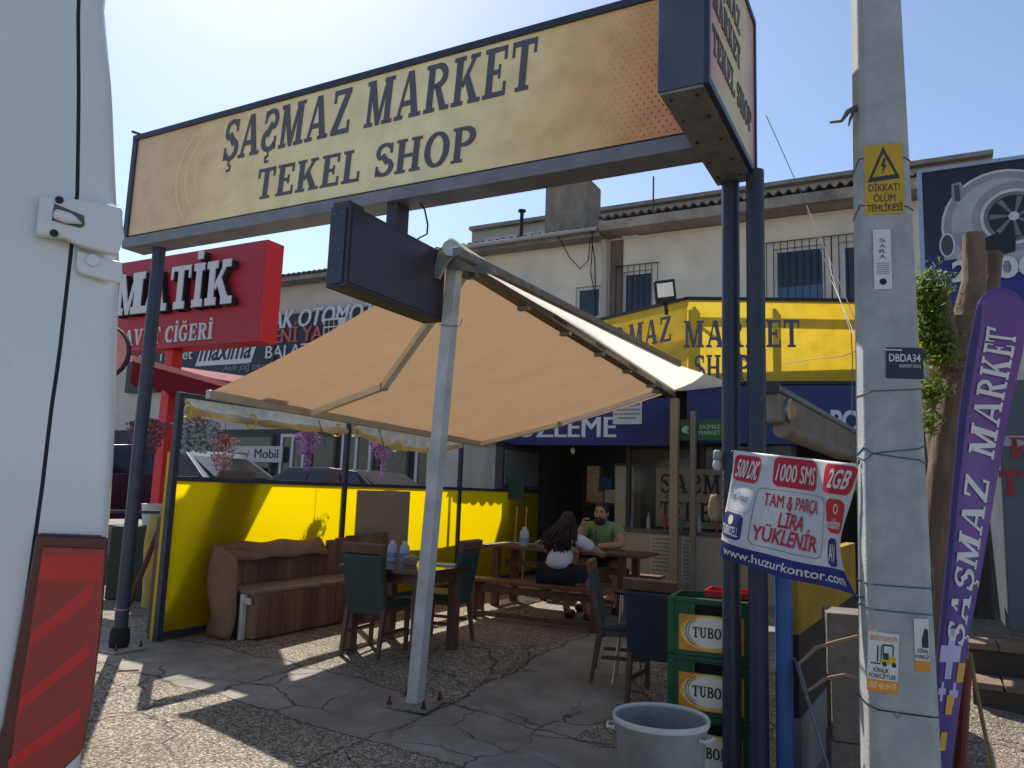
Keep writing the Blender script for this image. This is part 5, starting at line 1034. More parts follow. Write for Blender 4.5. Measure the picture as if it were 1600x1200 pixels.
for r_, i_, d_ in ((.72, 0, .002), (.69, 2, .004), (.6, 1, .006)): disc(1568, 346, r_, MG[i_], d_)
for r_, i_, d_ in ((.48, 2, .008), (.38, 0, .010), (.34, 3, .012), (.29, 5, .014)): disc(1584, 338, r_, MG[i_], d_)
for i in range(7):
    a = i * 2 * math.pi / 7; u, z = bbp(1584, 338); shape([(u + r * math.cos(a + b_), z + r * math.sin(a + b_)) for r, b_ in ((.05, 0), (.27, .25), (.28, .5), (.06, .5))], MG[3], .016, 'printed_blade')
disc(1584, 338, .06, MG[0], .018)
u, z = bbp(1508, 385); shape([(u - .25, z - .17), (u + .3, z - .13), (u + .3, z + .2), (u - .25, z + .2)], MG[1], .006); disc(1480, 384, .17, MG[0], .020, .55); disc(1480, 384, .145, MG[4], .022, .5)
u, z = bbp(1496, 320); shape([(u - .08, z - .3), (u + .1, z - .3), (u + .12, z + .1), (u + .05, z + .32), (u - .06, z + .3)], MG[2], .0055); shape([(u - .03, z + .05), (u + .04, z + .05), (u + .03, z + .28), (u - .03, z + .28)], MG[4], .009)
u, z = bbp(1557, 382); shape([(u - .2, z - .1), (u - .05, z - .18), (u + .2, z - .12), (u + .22, z + .08), (u, z + .15), (u - .18, z + .08)], MG[5], .024)
k = MB(); write(k, '2', plane_fn(S(bbp(1488, 438)[0], BV, bbp(1488, 441)[1]), SU, UP), .2, .27, lift=.03, bold=.03); k.build('lettering', M_paper, bb); k = MB(); write(k, '000', plane_fn(S(bbp(1488, 438)[0] + .5, BV, bbp(1488, 441)[1]), SU, UP), .75, .27, lift=.03, bold=.03); k.build('lettering', M_paper, bb)
MB().tube(S(6.39, BV + .06, 0), S(6.39, BV + .06, 3.2), .05, n=10).build('leg', M_greymetal, bb); MB().tube(S(8.4, BV + .06, 0), S(8.4, BV + .06, 3.7), .05, n=10).build('leg', M_greymetal, bb)
# ------------------------------------------------------------------ grey kiosk and the steps behind the flag
ks = thing('grey_kiosk', 'slate grey kiosk wall with red letters at the right edge', 'kiosk', S(7.6, 4.6))
KV = 4.2; MB().sbox(6.95, 9.6, KV, KV + 2, .35, 2.75).build('wall', mat('slate_wall', (84, 90, 98), .55, vs=2, var=.15), ks, bevel=.02)
for body, pxa, pya, hgt in (('R', 1577, 716, .2), ('TU', 1561, 774, .24)):
    a = onv(pxa, pya, KV); k = MB(); write(k, body, plane_fn(S(uvz(a)[0], KV, a.z), SU, UP), .2 if body == 'R' else .42, hgt, font='slab', thick=.01); k.build('lettering', mat('kiosk_red', (150, 40, 50), .5), ks)
MB().sbox(6.95, 9.6, KV - .01, KV + .0, 2.1, 2.2).build('pale_strip', mat('pale_strip', (150, 156, 160), .5), ks)
st = thing('wooden_steps', 'weathered slatted wooden steps below the grey kiosk', 'steps', S(7.2, 3.7, gz(*S(7.2, 3.7)[:2])))
for i, (v0, z_) in enumerate(((3.3, .0), (3.72, .26))):
    for j in range(7): MB().sbox(6.6 + j * .24, 6.82 + j * .24, v0, v0 + .42, z_ - .02, z_ + .03).build('slat', mat('grey_board', (136, 112, 92), .85, vs=4, bump=.3, dirt=(100, 82, 68)), st)
    MB().sbox(6.6, 8.3, v0 + .02, v0 + .06, -.32, z_ - .022).build('riser', mat('dark_board', (70, 58, 52), .85), st)
# ------------------------------------------------------------------ low yellow wall, blocks, pipes
yw = thing('low_wall', 'low wall painted yellow above black right of the blue pipe', 'wall', gpt(at(1270, 1100, 5.4)))
a, b_ = at(1236, 900, 5.0), at(1330, 900, 7.4); a.z = b_.z = 0
k = MB(); k.beam(a + UP * .42, b_ + UP * .42, .08, .5); k.build('black_base', mat('tar_paint', (40, 40, 44), .6, vs=4, var=.3), yw); k = MB(); k.beam(a + UP * .9, b_ + UP * .9, .08, .46); k.build('yellow_top', mat('dull_yellow', (176, 142, 30), .6, vs=4, dirt=(140, 112, 30)), yw); k = MB(); k.beam(a - UP * .04, b_ - UP * .04, .1, .42); k.build('plinth', M_conc, yw)
for i, (z0, z1, dx) in enumerate(((-.25, .14, 0), (.145, .5, .01), (.505, .86, -.01))):
    c = at(1325, 1000, 4.75); k = MB(); k.box((c.x + dx, c.y, (z0 + z1) / 2), (.24, .3, z1 - z0), Matrix.Rotation(-.3, 3, 'Z')); k.build('cinder_block', mat('cinder', (136, 126, 114), .95, vs=8, bump=.6, bs=50, dirt=(104, 96, 88)), origin=(c.x, c.y, z0), bevel=.008, label='%s cinder block of the column behind the concrete pole' % ['bottom', 'middle', 'topmost'][i], cat='block', group='cinder blocks')
c = at(1226, 1100, 4.72); MB().tube((c.x, c.y, gz(c.x, c.y)), (c.x, c.y, 1.3), .05, n=14).build('blue_pipe', mat('blue_pvc', (52, 92, 150), .45, vs=3), origin=(c.x, c.y, gz(c.x, c.y)), sm=True, label='upright blue plastic pipe behind the right posts', cat='pipe')
a, b_ = at(1246, 1035, 4.6), gpt(at(1325, 1260, 4.3)); d_ = (b_ - a); k = MB(); k.prism([a, a + Vector((.02, .12, .0)), b_ + Vector((.05, .12, 0)), b_], d_.cross(Vector((.02, .12, 0))).normalized() * .008); k.build('glass_strip', mat('glass_strip', (130, 140, 146), .1, alpha=.45, spec=.6), origin=b_, label='narrow glass pane leaning against the blue pipe', cat='pane')
c = gpt(at(1262, 1185, 4.5)); MB().lathe([(.09, -.1), (.1, .1), (.09, .1), (.08, -.09)], c + UP * .12, 20, Matrix.Rotation(rad(80), 3, 'X')).build('white_pipe_end', M_pvc, origin=c, sm=True, label='short white pipe lying open-ended behind the blue pipe', cat='pipe')
for pts in ([(1248, 1038), (1275, 1012), (1310, 1002), (1340, 995)], [(1262, 1080), (1290, 1060), (1320, 1055), (1345, 1062)]):
    q = [at(x, y, 4.45 + .02 * i) for i, (x, y) in enumerate(pts)]; MB().path(q, [.008, .01, .011, .012], 6).build('bare_twig', mat('dry_twig', (140, 118, 96)), origin=q[0], sm=True, label='upper bare twig reaching from the cinder blocks' if pts[0][1] == 1038 else 'lower bare twig reaching from the cinder blocks', cat='twig')
a = gpt(at(1560, 1170, 4.9)); q = [a, at(1530, 1100, 4.9), at(1522, 1060, 4.9), at(1516, 1020, 4.9)]; MB().path(q, [.012, .012, .012, .01], 6).build('bamboo_stick', mat('olive_stick', (120, 108, 70), .8), origin=a, sm=True, label='thin olive stick leaning by the foot of the purple flag', cat='stick')
a = gpt(at(1500, 1250, 5.2)); MB().tube(a, at(1512, 1030, 5.2), .03, n=8).build('red_pipe', mat('rust_red', (120, 54, 46), .6), origin=a, sm=True, label='rust red stake standing behind the purple flag', cat='stake')
# overhead wires at the right
wr = thing('overhead_wires', 'thin sagging wires dropping from the sign to the concrete pole', 'wire', at(1340, 640, 6))
for pts in ([(1197, 180, 5), (1260, 320, 5), (1345, 520, 4.2)], [(1262, 330, 6), (1300, 440, 5.5), (1330, 510, 4.6), (1348, 560, 4.)], [(1295, 400, 6), (1300, 430, 5.5), (1330, 520, 4.6), (1332, 560, 4.6), (1331, 650, 4.6)], [(1225, 568, 7), (1265, 562, 6), (1318, 556, 4.6), (1345, 545, 4.0)]):
    MB().path([at(*p_) for p_ in pts], .003, 4).build('wire', mat('pale_wire', (120, 118, 112), .7), wr)
# ------------------------------------------------------------------ furniture
M_teal = mat('teal_vinyl', (48, 68, 68), .5, var=.15, vs=6, bump=.1, bs=60)
M_navyv = mat('navy_vinyl', (46, 56, 68), .5, var=.15, vs=6, bump=.1, bs=60)
M_wd = mat('dark_wood', (96, 68, 54), .5, var=.3, vs=10, bump=.15, bs=30, stretch=(1, 1, .25))
M_wd2 = mat('brown_wood', (104, 72, 52), .55, var=.3, vs=10, bump=.15, bs=30, stretch=(1, 1, .25))
def chair(label, p, rz, vinyl=M_teal):
    """faces +y; back at -y"""
    c = lthing('dining_chair', label, 'chair', 'dining chairs on the patio'); lean = .10
    for sx in (-1, 1):
        x = sx * .195; MB().taper((x, .2, 0), (x, .2, .42), .032, .045).build('leg', M_wd, c, origin=(0, 0, 0), bevel=.004)
        k = MB(); k.taper((x, -.27, 0), (x, -.2, .44), .034, .046); k.taper((x, -.2, .441), (x, -.2 - lean, .97), .046, .036); k.build('back_leg', M_wd, c, origin=(0, 0, 0), bevel=.004)
        MB().box((x, 0, .2), (.02, .38, .03)).build('stretcher', M_wd, c, origin=(0, 0, 0))
    MB().box((0, .005, .40), (.42, .43, .045)).build('seat_frame', M_wd, c, origin=(0, 0, 0), bevel=.004)
    MB().box((0, .01, .45), (.44, .45, .065)).build('seat', vinyl, c, origin=(0, 0, 0), bevel=.025)
    Rb = Matrix.Rotation(lean / .53, 3, 'X')
    k = MB(); k.box((0, -.235, .635), (.43, .07, .55), Rb); k.build('backrest', vinyl, c, origin=(0, 0, 0), bevel=.018)
    k = MB(); k.box((0, -.296, .955), (.44, .065, .085), Rb); k.build('top_rail', M_wd2, c, origin=(0, 0, 0), bevel=.008)
    place(c, p, rz); return c
def rz_site(a): return ANG + rad(a)
chair('teal dining chair with its back to the street at the small table', gpt(S(1.76, 1.36)), rz_site(4))
chair('teal dining chair beyond the small table beside the white post', gpt(S(1.98, 2.1)), rz_site(96))
chair('teal dining chair half hidden behind the chrome stool', gpt(S(3.92, 2.05)), rz_site(-72))
chair('dark navy dining chair with brown top rail beside the green crates', gpt(S(4.36, 1.72)), rz_site(-2), M_navyv)
# small dining table
tb = thing('dining_table', 'small dark wooden dining table with thick legs under the awning', 'table', gpt(S(1.88, 1.6)))
z0 = gpt(S(1.88, 1.6)).z
MB().sbox(1.42, 2.38, 1.16, 2.0, .735 + z0, .775 + z0).build('table_top', mat('varnished_top', (70, 44, 34), .16, var=.3, vs=5, coat=.3), tb, bevel=.008)
for u in (1.52, 2.26):
    for v in (1.28, 1.88): MB().sbox(u - .045, u + .045, v - .045, v + .045, z0, .734 + z0).build('leg', M_wd, tb, bevel=.006)
for a in ((1.57, 2.21, 1.265, 1.295), (1.57, 2.21, 1.865, 1.895)): MB().sbox(*a, .64 + z0, .734 + z0).build('apron', M_wd, tb)
for a in ((1.505, 1.535, 1.33, 1.83), (2.245, 2.275, 1.33, 1.83)): MB().sbox(*a, .64 + z0, .734 + z0).build('apron', M_wd, tb)
zt = .776 + z0
def jug(label, p, group=None, s=1.):
    o = lthing('water_jug', label, 'bottle', group); k = MB(); k.lathe([(.05, 0), (.056, .01), (.056, .13), (.05, .17), (.028, .2), (.022, .205)], (0, 0, 0), 16, Matrix.Diagonal((1, .8, 1))); k.build('bottle', mat('milky_plastic', (196, 202, 214), .35, var=.08, trans=.3), o, origin=(0, 0, 0), sm=True)
    MB().lathe([(.026, .2), (.026, .225), (.0, .226)], (0, 0, 0), 14).build('cap', M_pvc, o, origin=(0, 0, 0), sm=True)
    k = MB(); k.lathe([(.0575, .05), (.0575, .1)], (0, 0, 0), 16, Matrix.Diagonal((1, .8, 1))); k.build('paper_label', mat('label_blue', (120, 138, 180), .5, vs=30, var=.4), o, origin=(0, 0, 0), sm=True)
    place(o, p, .3); o.scale = (s, s, s); return o
jug('left of the two milky plastic bottles on the small dining table', Vector((0, 0, zt)) + S(1.62, 1.72), 'bottles on the dining table', .9); jug('right of the two milky plastic bottles on the small dining table', Vector((0, 0, zt)) + S(1.74, 1.76), 'bottles on the dining table', .9)
def bowl(label, p, m_, R_=.075):
    o = lthing('bread_basket', label, 'basket'); MB().lathe([(R_ * .7, 0), (R_, .05), (R_ * .98, .07), (R_ * .9, .068), (R_ * .65, .01)], (0, 0, 0), 18).build('basket', m_, o, origin=(0, 0, 0), sm=True); k = blob((0, 0, .06), (R_ * .8, R_ * .8, .035), 4); k.build('contents', mat('bread', (160, 140, 116), .9), o, origin=(0, 0, 0), sm=True); place(o, p); return o
bowl('small round basket on the dining table near the bottles', Vector((0, 0, zt)) + S(1.92, 1.62), mat('basket_tan', (150, 132, 108), .8, bump=.4, bs=90))
k = MB(); k.box(S(2.12, 1.83, zt + .006), (.3, .2, .01), Matrix.Rotation(ANG + .2, 3, 'Z')); tra = k.build('menu_folder', mat('pale_folder', (178, 190, 190), .4), origin=S(2.12, 1.83, zt), label='pale flat menu folder lying on the dining table', cat='folder')
# storage bench of planks
bn_ = thing('plank_bench', 'rough brown plank bench with boxed seat along the yellow fence', 'bench', S(.35, 2))
rng = random.Random(11)
M_pl = [mat('plank%d' % i, c, .8, var=.3, vs=6, bump=.5, bs=18, dirt=d, stretch=(1, 1, .2)) for i, (c, d) in enumerate((((134, 102, 78), (90, 66, 52)), ((122, 92, 72), (84, 62, 50)), ((146, 110, 82), (98, 72, 56))))]
v = .98; i = 0
while v < 2.75:
    wd = rng.uniform(.13, .2); MB().sbox(.60 + rng.uniform(-.006, .006), .628, v, v + wd - .006, .015 + rng.uniform(0, .01), .42 + rng.uniform(-.008, .008)).build('front_plank', M_pl[i % 3], bn_, bevel=.005); v += wd; i += 1
for u in (.13, .29, .45): MB().sbox(u, u + .152, .95, 2.78, .425, .455).build('seat_plank', mat('grey_plank', (150, 132, 114), .8, bump=.4, bs=30, dirt=(108, 94, 82)), bn_, bevel=.004)
v = .98
while v < 3.4:
    wd = rng.uniform(.16, .3); top_ = .80 + .05 * math.sin(v * 2.4) + (.06 if v > 2.3 else 0)
    MB().sbox(.06, .11, v, v + wd - .005, .456, top_).build('back_plank', M_pl[i % 3], bn_, bevel=.006); v += wd; i += 1
for u0, u1 in ((.44, .485),): MB().sbox(u0, u1, .93, .975, .0, .42).build('white_upright', M_white, bn_)
MB().sbox(.486, .56, .945, .965, .33, .39).build('white_crossbar', M_white, bn_)
for j_ in range(3): MB().sbox(.14 + j_ * .155, .29 + j_ * .155, .985, 1.005, .012, .42).build('end_plank', M_pl[j_], bn_, bevel=.004)

MB().sbox(.62, .8, 2.4, 2.75, .0, .4).build('side_box', M_pl[1], bn_, bevel=.005)
def covf(i_, j): 
    v = .86 + 1.6 * i_; drop = .80 - .05 * math.sin(v * 5) ; return S(.02 + .16 * j + .015 * math.sin(v * 9), v, .87 - .06 * j - .10 * j * j + .012 * math.sin(v * 11 + j * 3))
k = MB(); k.grid(covf, 40, 6); k.build('brown_cover', mat('brown_cloth', (128, 100, 78), .9, var=.15, vs=4, bump=.3, bs=30), bn_, sm=True, solid=.01)
k = MB(); k.grid(lambda i_, j: S(.04 + .16 * math.sin(math.pi * j) ** .5 * (1 if i_ < 2 else 1), .58 + .34 * i_, .02 + .86 * j) if False else S(.05 + .38 * i_ + .02 * math.sin(9 * j), .88 - .06 * math.sin(math.pi * i_) + .03 * math.sin(6 * j + 5 * i_), .01 + (.86 - .10 * i_ * i_) * j), 8, 14); k.build('hanging_cover', mat('brown_cloth', (128, 100, 78)), bn_, sm=True, solid=.01)
# long table and its benches
lt = thing('picnic_table', 'long dark wooden picnic table where the two people sit', 'table', S(2.15, 4.8))
for j in range(3): MB().sbox(1.02, 3.28, 4.46 + j * .235, 4.69 + j * .235, .745, .785).build('top_plank', M_wd, lt, bevel=.006)
for u in (1.25, 3.0):
    for v in (4.55, 5.08): MB().sbox(u - .045, u + .045, v - .045, v + .045, 0, .744).build('leg', M_wd, lt, bevel=.005)
    MB().sbox(u - .03, u + .03, 4.6, 5.03, .12, .2).build('crossbar', M_wd, lt)
MB().sbox(1.25, 3.0, 4.8, 4.84, .5, .58).build('stretcher', M_wd, lt)
def long_bench(label, v0):
    b = thing('long_bench', label, 'bench', S(2.3, v0), 0, 'benches at the picnic table')
    MB().sbox(1.4, 3.22, v0, v0 + .26, .42, .46).build('seat', mat('bench_wood', (110, 66, 48), .45, vs=8, var=.3, stretch=(1, 1, .3)), b, bevel=.008)
    for u in (1.52, 3.05):
        for v in (v0 + .04, v0 + .22): MB().sbox(u - .035, u + .035, v - .03, v + .03, 0, .419).build('leg', M_wd, b)
    MB().sbox(1.52, 3.05, v0 + .11, v0 + .15, .3, .38).build('apron', M_wd2, b); MB().sbox(1.56, 3.01, v0 + .02, v0 + .06, .04, .09).build('foot_rail', M_wd, b)
long_bench('reddish wooden bench in front of the picnic table, where the woman sits', 3.48); long_bench('dark wooden bench behind the picnic table, where the man sits', 5.42)
jug('white plastic bottle at the left end of the picnic table', S(1.62, 4.62, .786), None, 1.1); bowl('round basket beside the white bottle on the picnic table', S(1.86, 4.62, .786), mat('basket_grey', (150, 136, 120), .8), .085)
k = MB(); k.lathe([(.032, 0), (.033, .13), (.013, .19), (.013, .25)], S(2.62, 4.62, .786), 12); k.build('beer_bottle', mat('brown_glass', (52, 30, 18), .1), origin=S(2.62, 4.62, .786), sm=True, label='brown glass bottle standing before the man on the picnic table', cat='bottle')
k = MB(); k.lathe([(.03, 0), (.036, .12), (.033, .12), (.028, .01)], S(2.5, 4.6, .786), 12); k.build('drinking_glass', mat('clear_glass', (170, 170, 170), .05, alpha=.4), origin=S(2.5, 4.6, .786), sm=True, label='clear drinking glass between the two people on the picnic table', cat='glass')
# chrome stool with an ashtray
c = S(3.98, 1.98); c.z = gz(c.x, c.y); sl_ = thing('chrome_stool', 'thin chrome-legged stool carrying an ashtray beside the dark chair', 'stool', c)
M_chrome = mat('chrome', (190, 190, 192), .15, .95, var=.05)
for a in range(4):
    d_ = Vector((math.cos(a * 1.571 + .5), math.sin(a * 1.571 + .5), 0)); MB().path([c + d_ * .16, c + d_ * .1 + UP * .4, c + d_ * .085 + UP * .74], .009, 8).build('leg', M_chrome, sl_, sm=True)
MB().lathe([(.001, .74), (.13, .74), (.135, .76), (.001, .765)], c, 20).build('seat', M_darkmetal, sl_, sm=True)
MB().lathe([(.04, 0), (.055, .03), (.05, .03), (.035, .008)], c + UP * .766, 14).build('ashtray', mat('glass_ashtray', (150, 150, 146), .2), origin=c + UP * .766, sm=True, label='small glass ashtray on the chrome stool', cat='ashtray')
# beer crates
M_crate = mat('crate_green', (28, 84, 52), .45, var=.12, vs=5)
M_clab = mat('crate_label', (222, 158, 52), .5, var=.3, vs=14, dirt=(196, 118, 36)); M_clab3 = mat('crate_halo', (230, 190, 110), .5, var=.15, vs=20); M_clab2 = mat('crate_glow', (232, 224, 206), .5, var=.05)
def crate(label, p, rz, first=[None]):
    if first[0]:
        c = copy_tree(first[0]); c['label'] = label; place(c, p, rz); return c
    c = lthing('beer_crate', label, 'crate', 'stacked green beer crates'); W, D, Hh = .40, .30, .265; z3 = (0, 0, 0)
    k = MB(); k.box((0, 0, .008), (W - .01, D - .01, .014)); k.build('floor', M_crate, c, z3)
    for sy in (-1, 1):
        k = MB(); y = sy * (D / 2 - .009)
        for a, b_, z0, z1 in ((-W / 2, W / 2, .0, .19), (-W / 2, -.075, .19, .235), (.075, W / 2, .19, .235), (-W / 2, W / 2, .235, Hh)): k.box(((a + b_) / 2, y, (z0 + z1) / 2), (b_ - a - .0004, .016, z1 - z0 - .0004))
        k.build('long_wall', M_crate, c, z3)
        k = MB(); k.box((0, sy * (D / 2 - .03), .212), (.15, .01, .045)); k.build('grip', M_rubber, c, z3)
    for sx in (-1, 1):
        k = MB(); k.box((sx * (W / 2 - .009), 0, Hh / 2), (.017, D - .034, Hh - .001)); k.build('short_wall', M_crate, c, z3)
        for sy in (-1, 1): k = MB(); k.box((sx * (W / 2 - .012), sy * (D / 2 - .012), Hh / 2), (.034, .034, Hh - .004)); k.build('corner_rib', M_crate, c, z3, bevel=.006)
    k = MB(); k.box((0, -D / 2, Hh - .012), (W + .004, .012, .02)); k.build('rim', M_crate, c, z3, bevel=.003)
    k = MB(); k.box((0, -D / 2 - .001, .105), (.30, .004, .165)); lb = k.build('label_plate', M_clab, c, z3)
    k = MB(); k.lathe([(.001, 0), (.085, 0), (.085, .0015), (.001, .0015)], (.0, -D / 2 - .003, .11), 24, Matrix.Rotation(rad(90), 3, 'X') @ Matrix.Diagonal((1.35, .82, 1))); k.build('label_glow', M_clab2, lb, z3)
    k = MB(); k.lathe([(.001, 0), (.11, 0), (.11, .0008), (.001, .0008)], (.0, -D / 2 - .003, .108), 28, Matrix.Rotation(rad(90), 3, 'X') @ Matrix.Diagonal((1.3, .74, 1))); k.build('label_halo', M_clab3, lb, z3)
    k = MB(); write(k, 'TUBORG', plane_fn((-.085, -D / 2 - .0052, .085), Vector((1, 0, 0)), UP), .205, .048, font='slab', thick=.001); k.build('lettering', mat('label_ink', (34, 30, 34), .5), lb, z3)
    for r in (.05, .062):
        k = MB(); pts = [(-.06 + r * math.cos(a) * .9, -D / 2 - .0055, .112 + r * math.sin(a)) for a in [rad(100 + i * 16) for i in range(11)]]; k.path(pts, .0018, 4); k.build('swirl', M_ink, lb, z3)
    for x in (-.18,):
        for z_ in (.06, .16): k = MB(); k.lathe([(.007, 0), (.007, .002)], (x, -D / 2 + .001, z_), 8, Matrix.Rotation(rad(90), 3, 'X')); k.build('hole', M_rubber, c, z3)
    first[0] = c; place(c, p, rz); return c
cc = at(1118, 1100, 5.28); zg = gz(cc.x, cc.y); RZC = rad(-24); CS = 1.36
for i, lb in enumerate(('bottom green beer crate of the stack by the right posts', 'middle green beer crate of the stack by the right posts', 'topmost green beer crate of the stack')):
    crate(lb, Vector((cc.x + .004 * (i % 2), cc.y, zg + .003 + i * .267 * CS)), RZC + rad(1.2 * (i % 3 - 1))).scale = (CS, CS, CS)
tz = zg + 3 * .267 * CS + .004
k = MB(); Rr = Matrix.Rotation(RZC, 3, 'Z')
for q in ((0, -.13, .02, .34, .008, .04), (0, .13, .02, .34, .008, .04), (-.17, 0, .02, .008, .252, .04), (.17, 0, .02, .008, .252, .04), (0, 0, .003, .332, .252, .006)): k.box(Vector((cc.x, cc.y, tz)) + Rr @ Vector((q[0] + .12, q[1] + .03, q[2])), q[3:], Rr)
k.build('red_tray', mat('red_plastic', (176, 28, 34), .4), origin=(cc.x, cc.y, tz), label='shallow red plastic tray on top of the green crates', cat='tray')
# the waste bin in front
wbp = gpt(at(1032, 1195, 4.3)); Zr = at(1032, 1120, 4.3).z - wbp.z
wb = thing('waste_bin', 'round grey plastic bin with bright rim in front of the green crates', 'bin', wbp); r_ = .255
wbm = mat('bin_grey', (150, 152, 152), .5, var=.12, vs=5, dirt=(120, 120, 118))
MB().lathe([(.001, .004), (r_ * .78, .004), (r_ * .8, .03), (r_ * .93, Zr - .07), (r_ * .955, Zr - .05), (r_ * .965, Zr - .01), (r_ * .94, Zr - .01), (r_ * .76, .03), (.001, .02)], wbp, 36).build('tub', wbm, wb, sm=True)
MB().lathe([(r_ * .95, Zr - .025), (r_, Zr - .02), (r_ * 1.01, Zr), (r_ * .985, Zr + .01), (r_ * .95, Zr), (r_ * .95, Zr - .025)], wbp, 36).build('rim', mat('bin_rim', (190, 190, 186), .45), wb, sm=True)
for a in (rad(-38), rad(170)):
    d_ = Vector((math.cos(a), math.sin(a), 0)); e_ = Vector((-d_.y, d_.x, 0)); MB().path([wbp + d_ * r_ * .94 + e_ * -.05 + UP * (Zr - .06), wbp + d_ * r_ * 1.1 + e_ * -.04 + UP * (Zr - .06), wbp + d_ * r_ * 1.1 + e_ * .04 + UP * (Zr - .06), wbp + d_ * r_ * .94 + e_ * .05 + UP * (Zr - .06)], .009, 6).build('handle', mat('bin_rim', (190, 190, 186)), wb, sm=True)
# brooms in the corner behind the table
for i, (px, lab) in enumerate(((818, 'left of the pale broom handles standing at the end of the fence'), (834, 'right of the pale broom handles standing at the end of the fence'))):
    q = S(.2 + .18 * i, 7.05); MB().tube(q + UP * .01, q + UP * 1.25 + SU * .05, .014, n=8).build('broom_handle', mat('pale_stick', (150, 140, 90), .6), origin=q, sm=True, label=lab, cat='broom', group='broom handles')
k = MB(); k.sbox(.02, .32, 7.12, 7.15, 1.35, 1.75); k.build('teal_board', mat('teal_board', (34, 66, 62), .6), origin=S(.17, 7.13, 1.35), label='dark teal board hung at the far end of the fence', cat='board')
# ------------------------------------------------------------------ delivery van at the left edge
vf, vr = Vector((-.52, .854, 0)).normalized(), Vector((.854, .52, 0)).normalized()
VO = Vector((-.665, 1.30, gz(-.6, 1.3)))
vn = thing('delivery_van', 'white delivery van corner with door hinge and red tail light at the left', 'van', VO)
M_van = mat('van_white', (212, 214, 212), .3, var=.04, vs=2, coat=.5)
def vpt(r, f, z): return VO + vr * r + vf * f + UP * z
def vlean(z): return -.055 * smooth(1.2, 2.7, z) - .035 * smooth(.95, .1, z)      # the corner leans in towards the roof and the sill
def at_van(px, py, f=0.):
    d = ray(px, py); n = vf; t = ((VO + vf * f) - C0).dot(n) / d.dot(n); q = C0 + d * t - VO; return q.dot(vr), q.z
zs = [.35 + i * .1 for i in range(24)]
def vcorner(i, j):
    """body pillar wrapping from the rear face round to the side"""
    z = .35 + 2.3 * j; ln = vlean(z)
    if i < .4: r = -.12 + .10 * i / .4; f = 0.
    elif i < .7: a = (i - .4) / .3 * math.pi / 2; r = -.02 + .02 * math.sin(a) ; f = .02 * (1 - math.cos(a))
    else: r = 0; f = .02 + 4.6 * ((i - .7) / .3)
    return vpt(r + ln, f, z)
EOF_MARK = 0
# seam of the rear door follows the picture: read at several heights
SEAM = [(122, 0), (123, 150), (121, 300), (108, 420), (92, 560), (80, 640), (66, 760), (52, 860), (38, 960), (20, 1080), (4, 1190)]
EDGE = [(166, 0), (178, 130), (184, 280), (190, 400), (187, 520), (184, 640), (180, 730), (173, 830), (166, 900), (158, 1000), (147, 1100), (128, 1190)]
def van_curve(L, z):
    q = [at_van(*p_) for p_ in L]; q.sort(key=lambda a: a[1])
    if z <= q[0][1]: return q[0][0]
    for a, b_ in zip(q[:-1], q[1:]):
        if a[1] <= z <= b_[1]: return a[0] + (b_[0] - a[0]) * (z - a[1]) / (b_[1] - a[1])
    return q[-1][0]
ZB, ZT = .45, 2.6
def pill(i, j):
    z = ZB + (ZT - ZB) * j; r0 = van_curve(SEAM, z) + .003; r1 = van_curve(EDGE, z) 
    if i < .6: return vpt(r0 + (r1 - .03 - r0) * i / .6, .0 + .004 * (i / .6), z)
    a = (i - .6) / .4; 
    if a < .5: b_ = a / .5 * math.pi / 2; return vpt(r1 - .03 + .03 * math.sin(b_), .004 + .04 * (1 - math.cos(b_)), z)
    return vpt(r1 - .12 * (a - .5) * 2 * 0, .044 + 4.6 * (a - .5) * 2, z)
MB().grid(pill, 40, 48).build('body_side', M_van, vn, sm=True)
def door_(i, j):
    z = ZB + (ZT - ZB) * j; r1 = van_curve(SEAM, z) - .003; return vpt(r1 - 1.9 * (1 - i), -.012 + .012 * i ** 30, z)
MB().grid(door_, 60, 48).build('rear_door', M_van, vn, sm=True)
MB().grid(lambda i, j: vpt(van_curve(SEAM, ZB + (ZT - ZB) * j) + (-.02 + .04 * i), .012, ZB + (ZT - ZB) * j), 2, 48).build('door_seal', mat('seal_grey', (92, 96, 100), .8), vn, sm=True)
rt = [van_curve(EDGE, ZT), ]; k = MB(); k.add([vpt(rt[0], .03, ZT), vpt(rt[0], 4.64, ZT), vpt(-2.0, 4.64, ZT), vpt(-2.0, .0, ZT)], [(0, 1, 2, 3)]); k.build('roof', M_van, vn)
k = MB(); k.add([vpt(-.1, 4.64, .45), vpt(-2.0, 4.64, .45), vpt(-2.0, 4.64, ZT), vpt(rt[0], 4.64, ZT)], [(0, 1, 2, 3)]); k.add([vpt(-2., 0, .45), vpt(-2., 4.64, .45), vpt(-2., 4.64, ZT), vpt(-2., 0, ZT)], [(0, 1, 2, 3)]); k.build('body_shell', M_van, vn)
for f_, r_ in ((.9, -.22), (3.7, -.22), (.9, -1.75), (3.7, -1.75)):
    ax = Matrix((vf, UP, vr)).transposed(); MB().lathe([(.2, -.1), (.32, -.1), (.34, -.05), (.34, .05), (.32, .1), (.2, .1)], vpt(r_, f_, .34), 22, ax).build('wheel', M_rubber, vn, sm=True)
k = MB(); k.box(vpt(-1.0, -.02, .42), (1.9, .14, .2), Matrix((vr, vf, UP)).transposed()); k.build('rear_bumper', mat('bumper_grey', (70, 72, 74), .6), vn, bevel=.03)
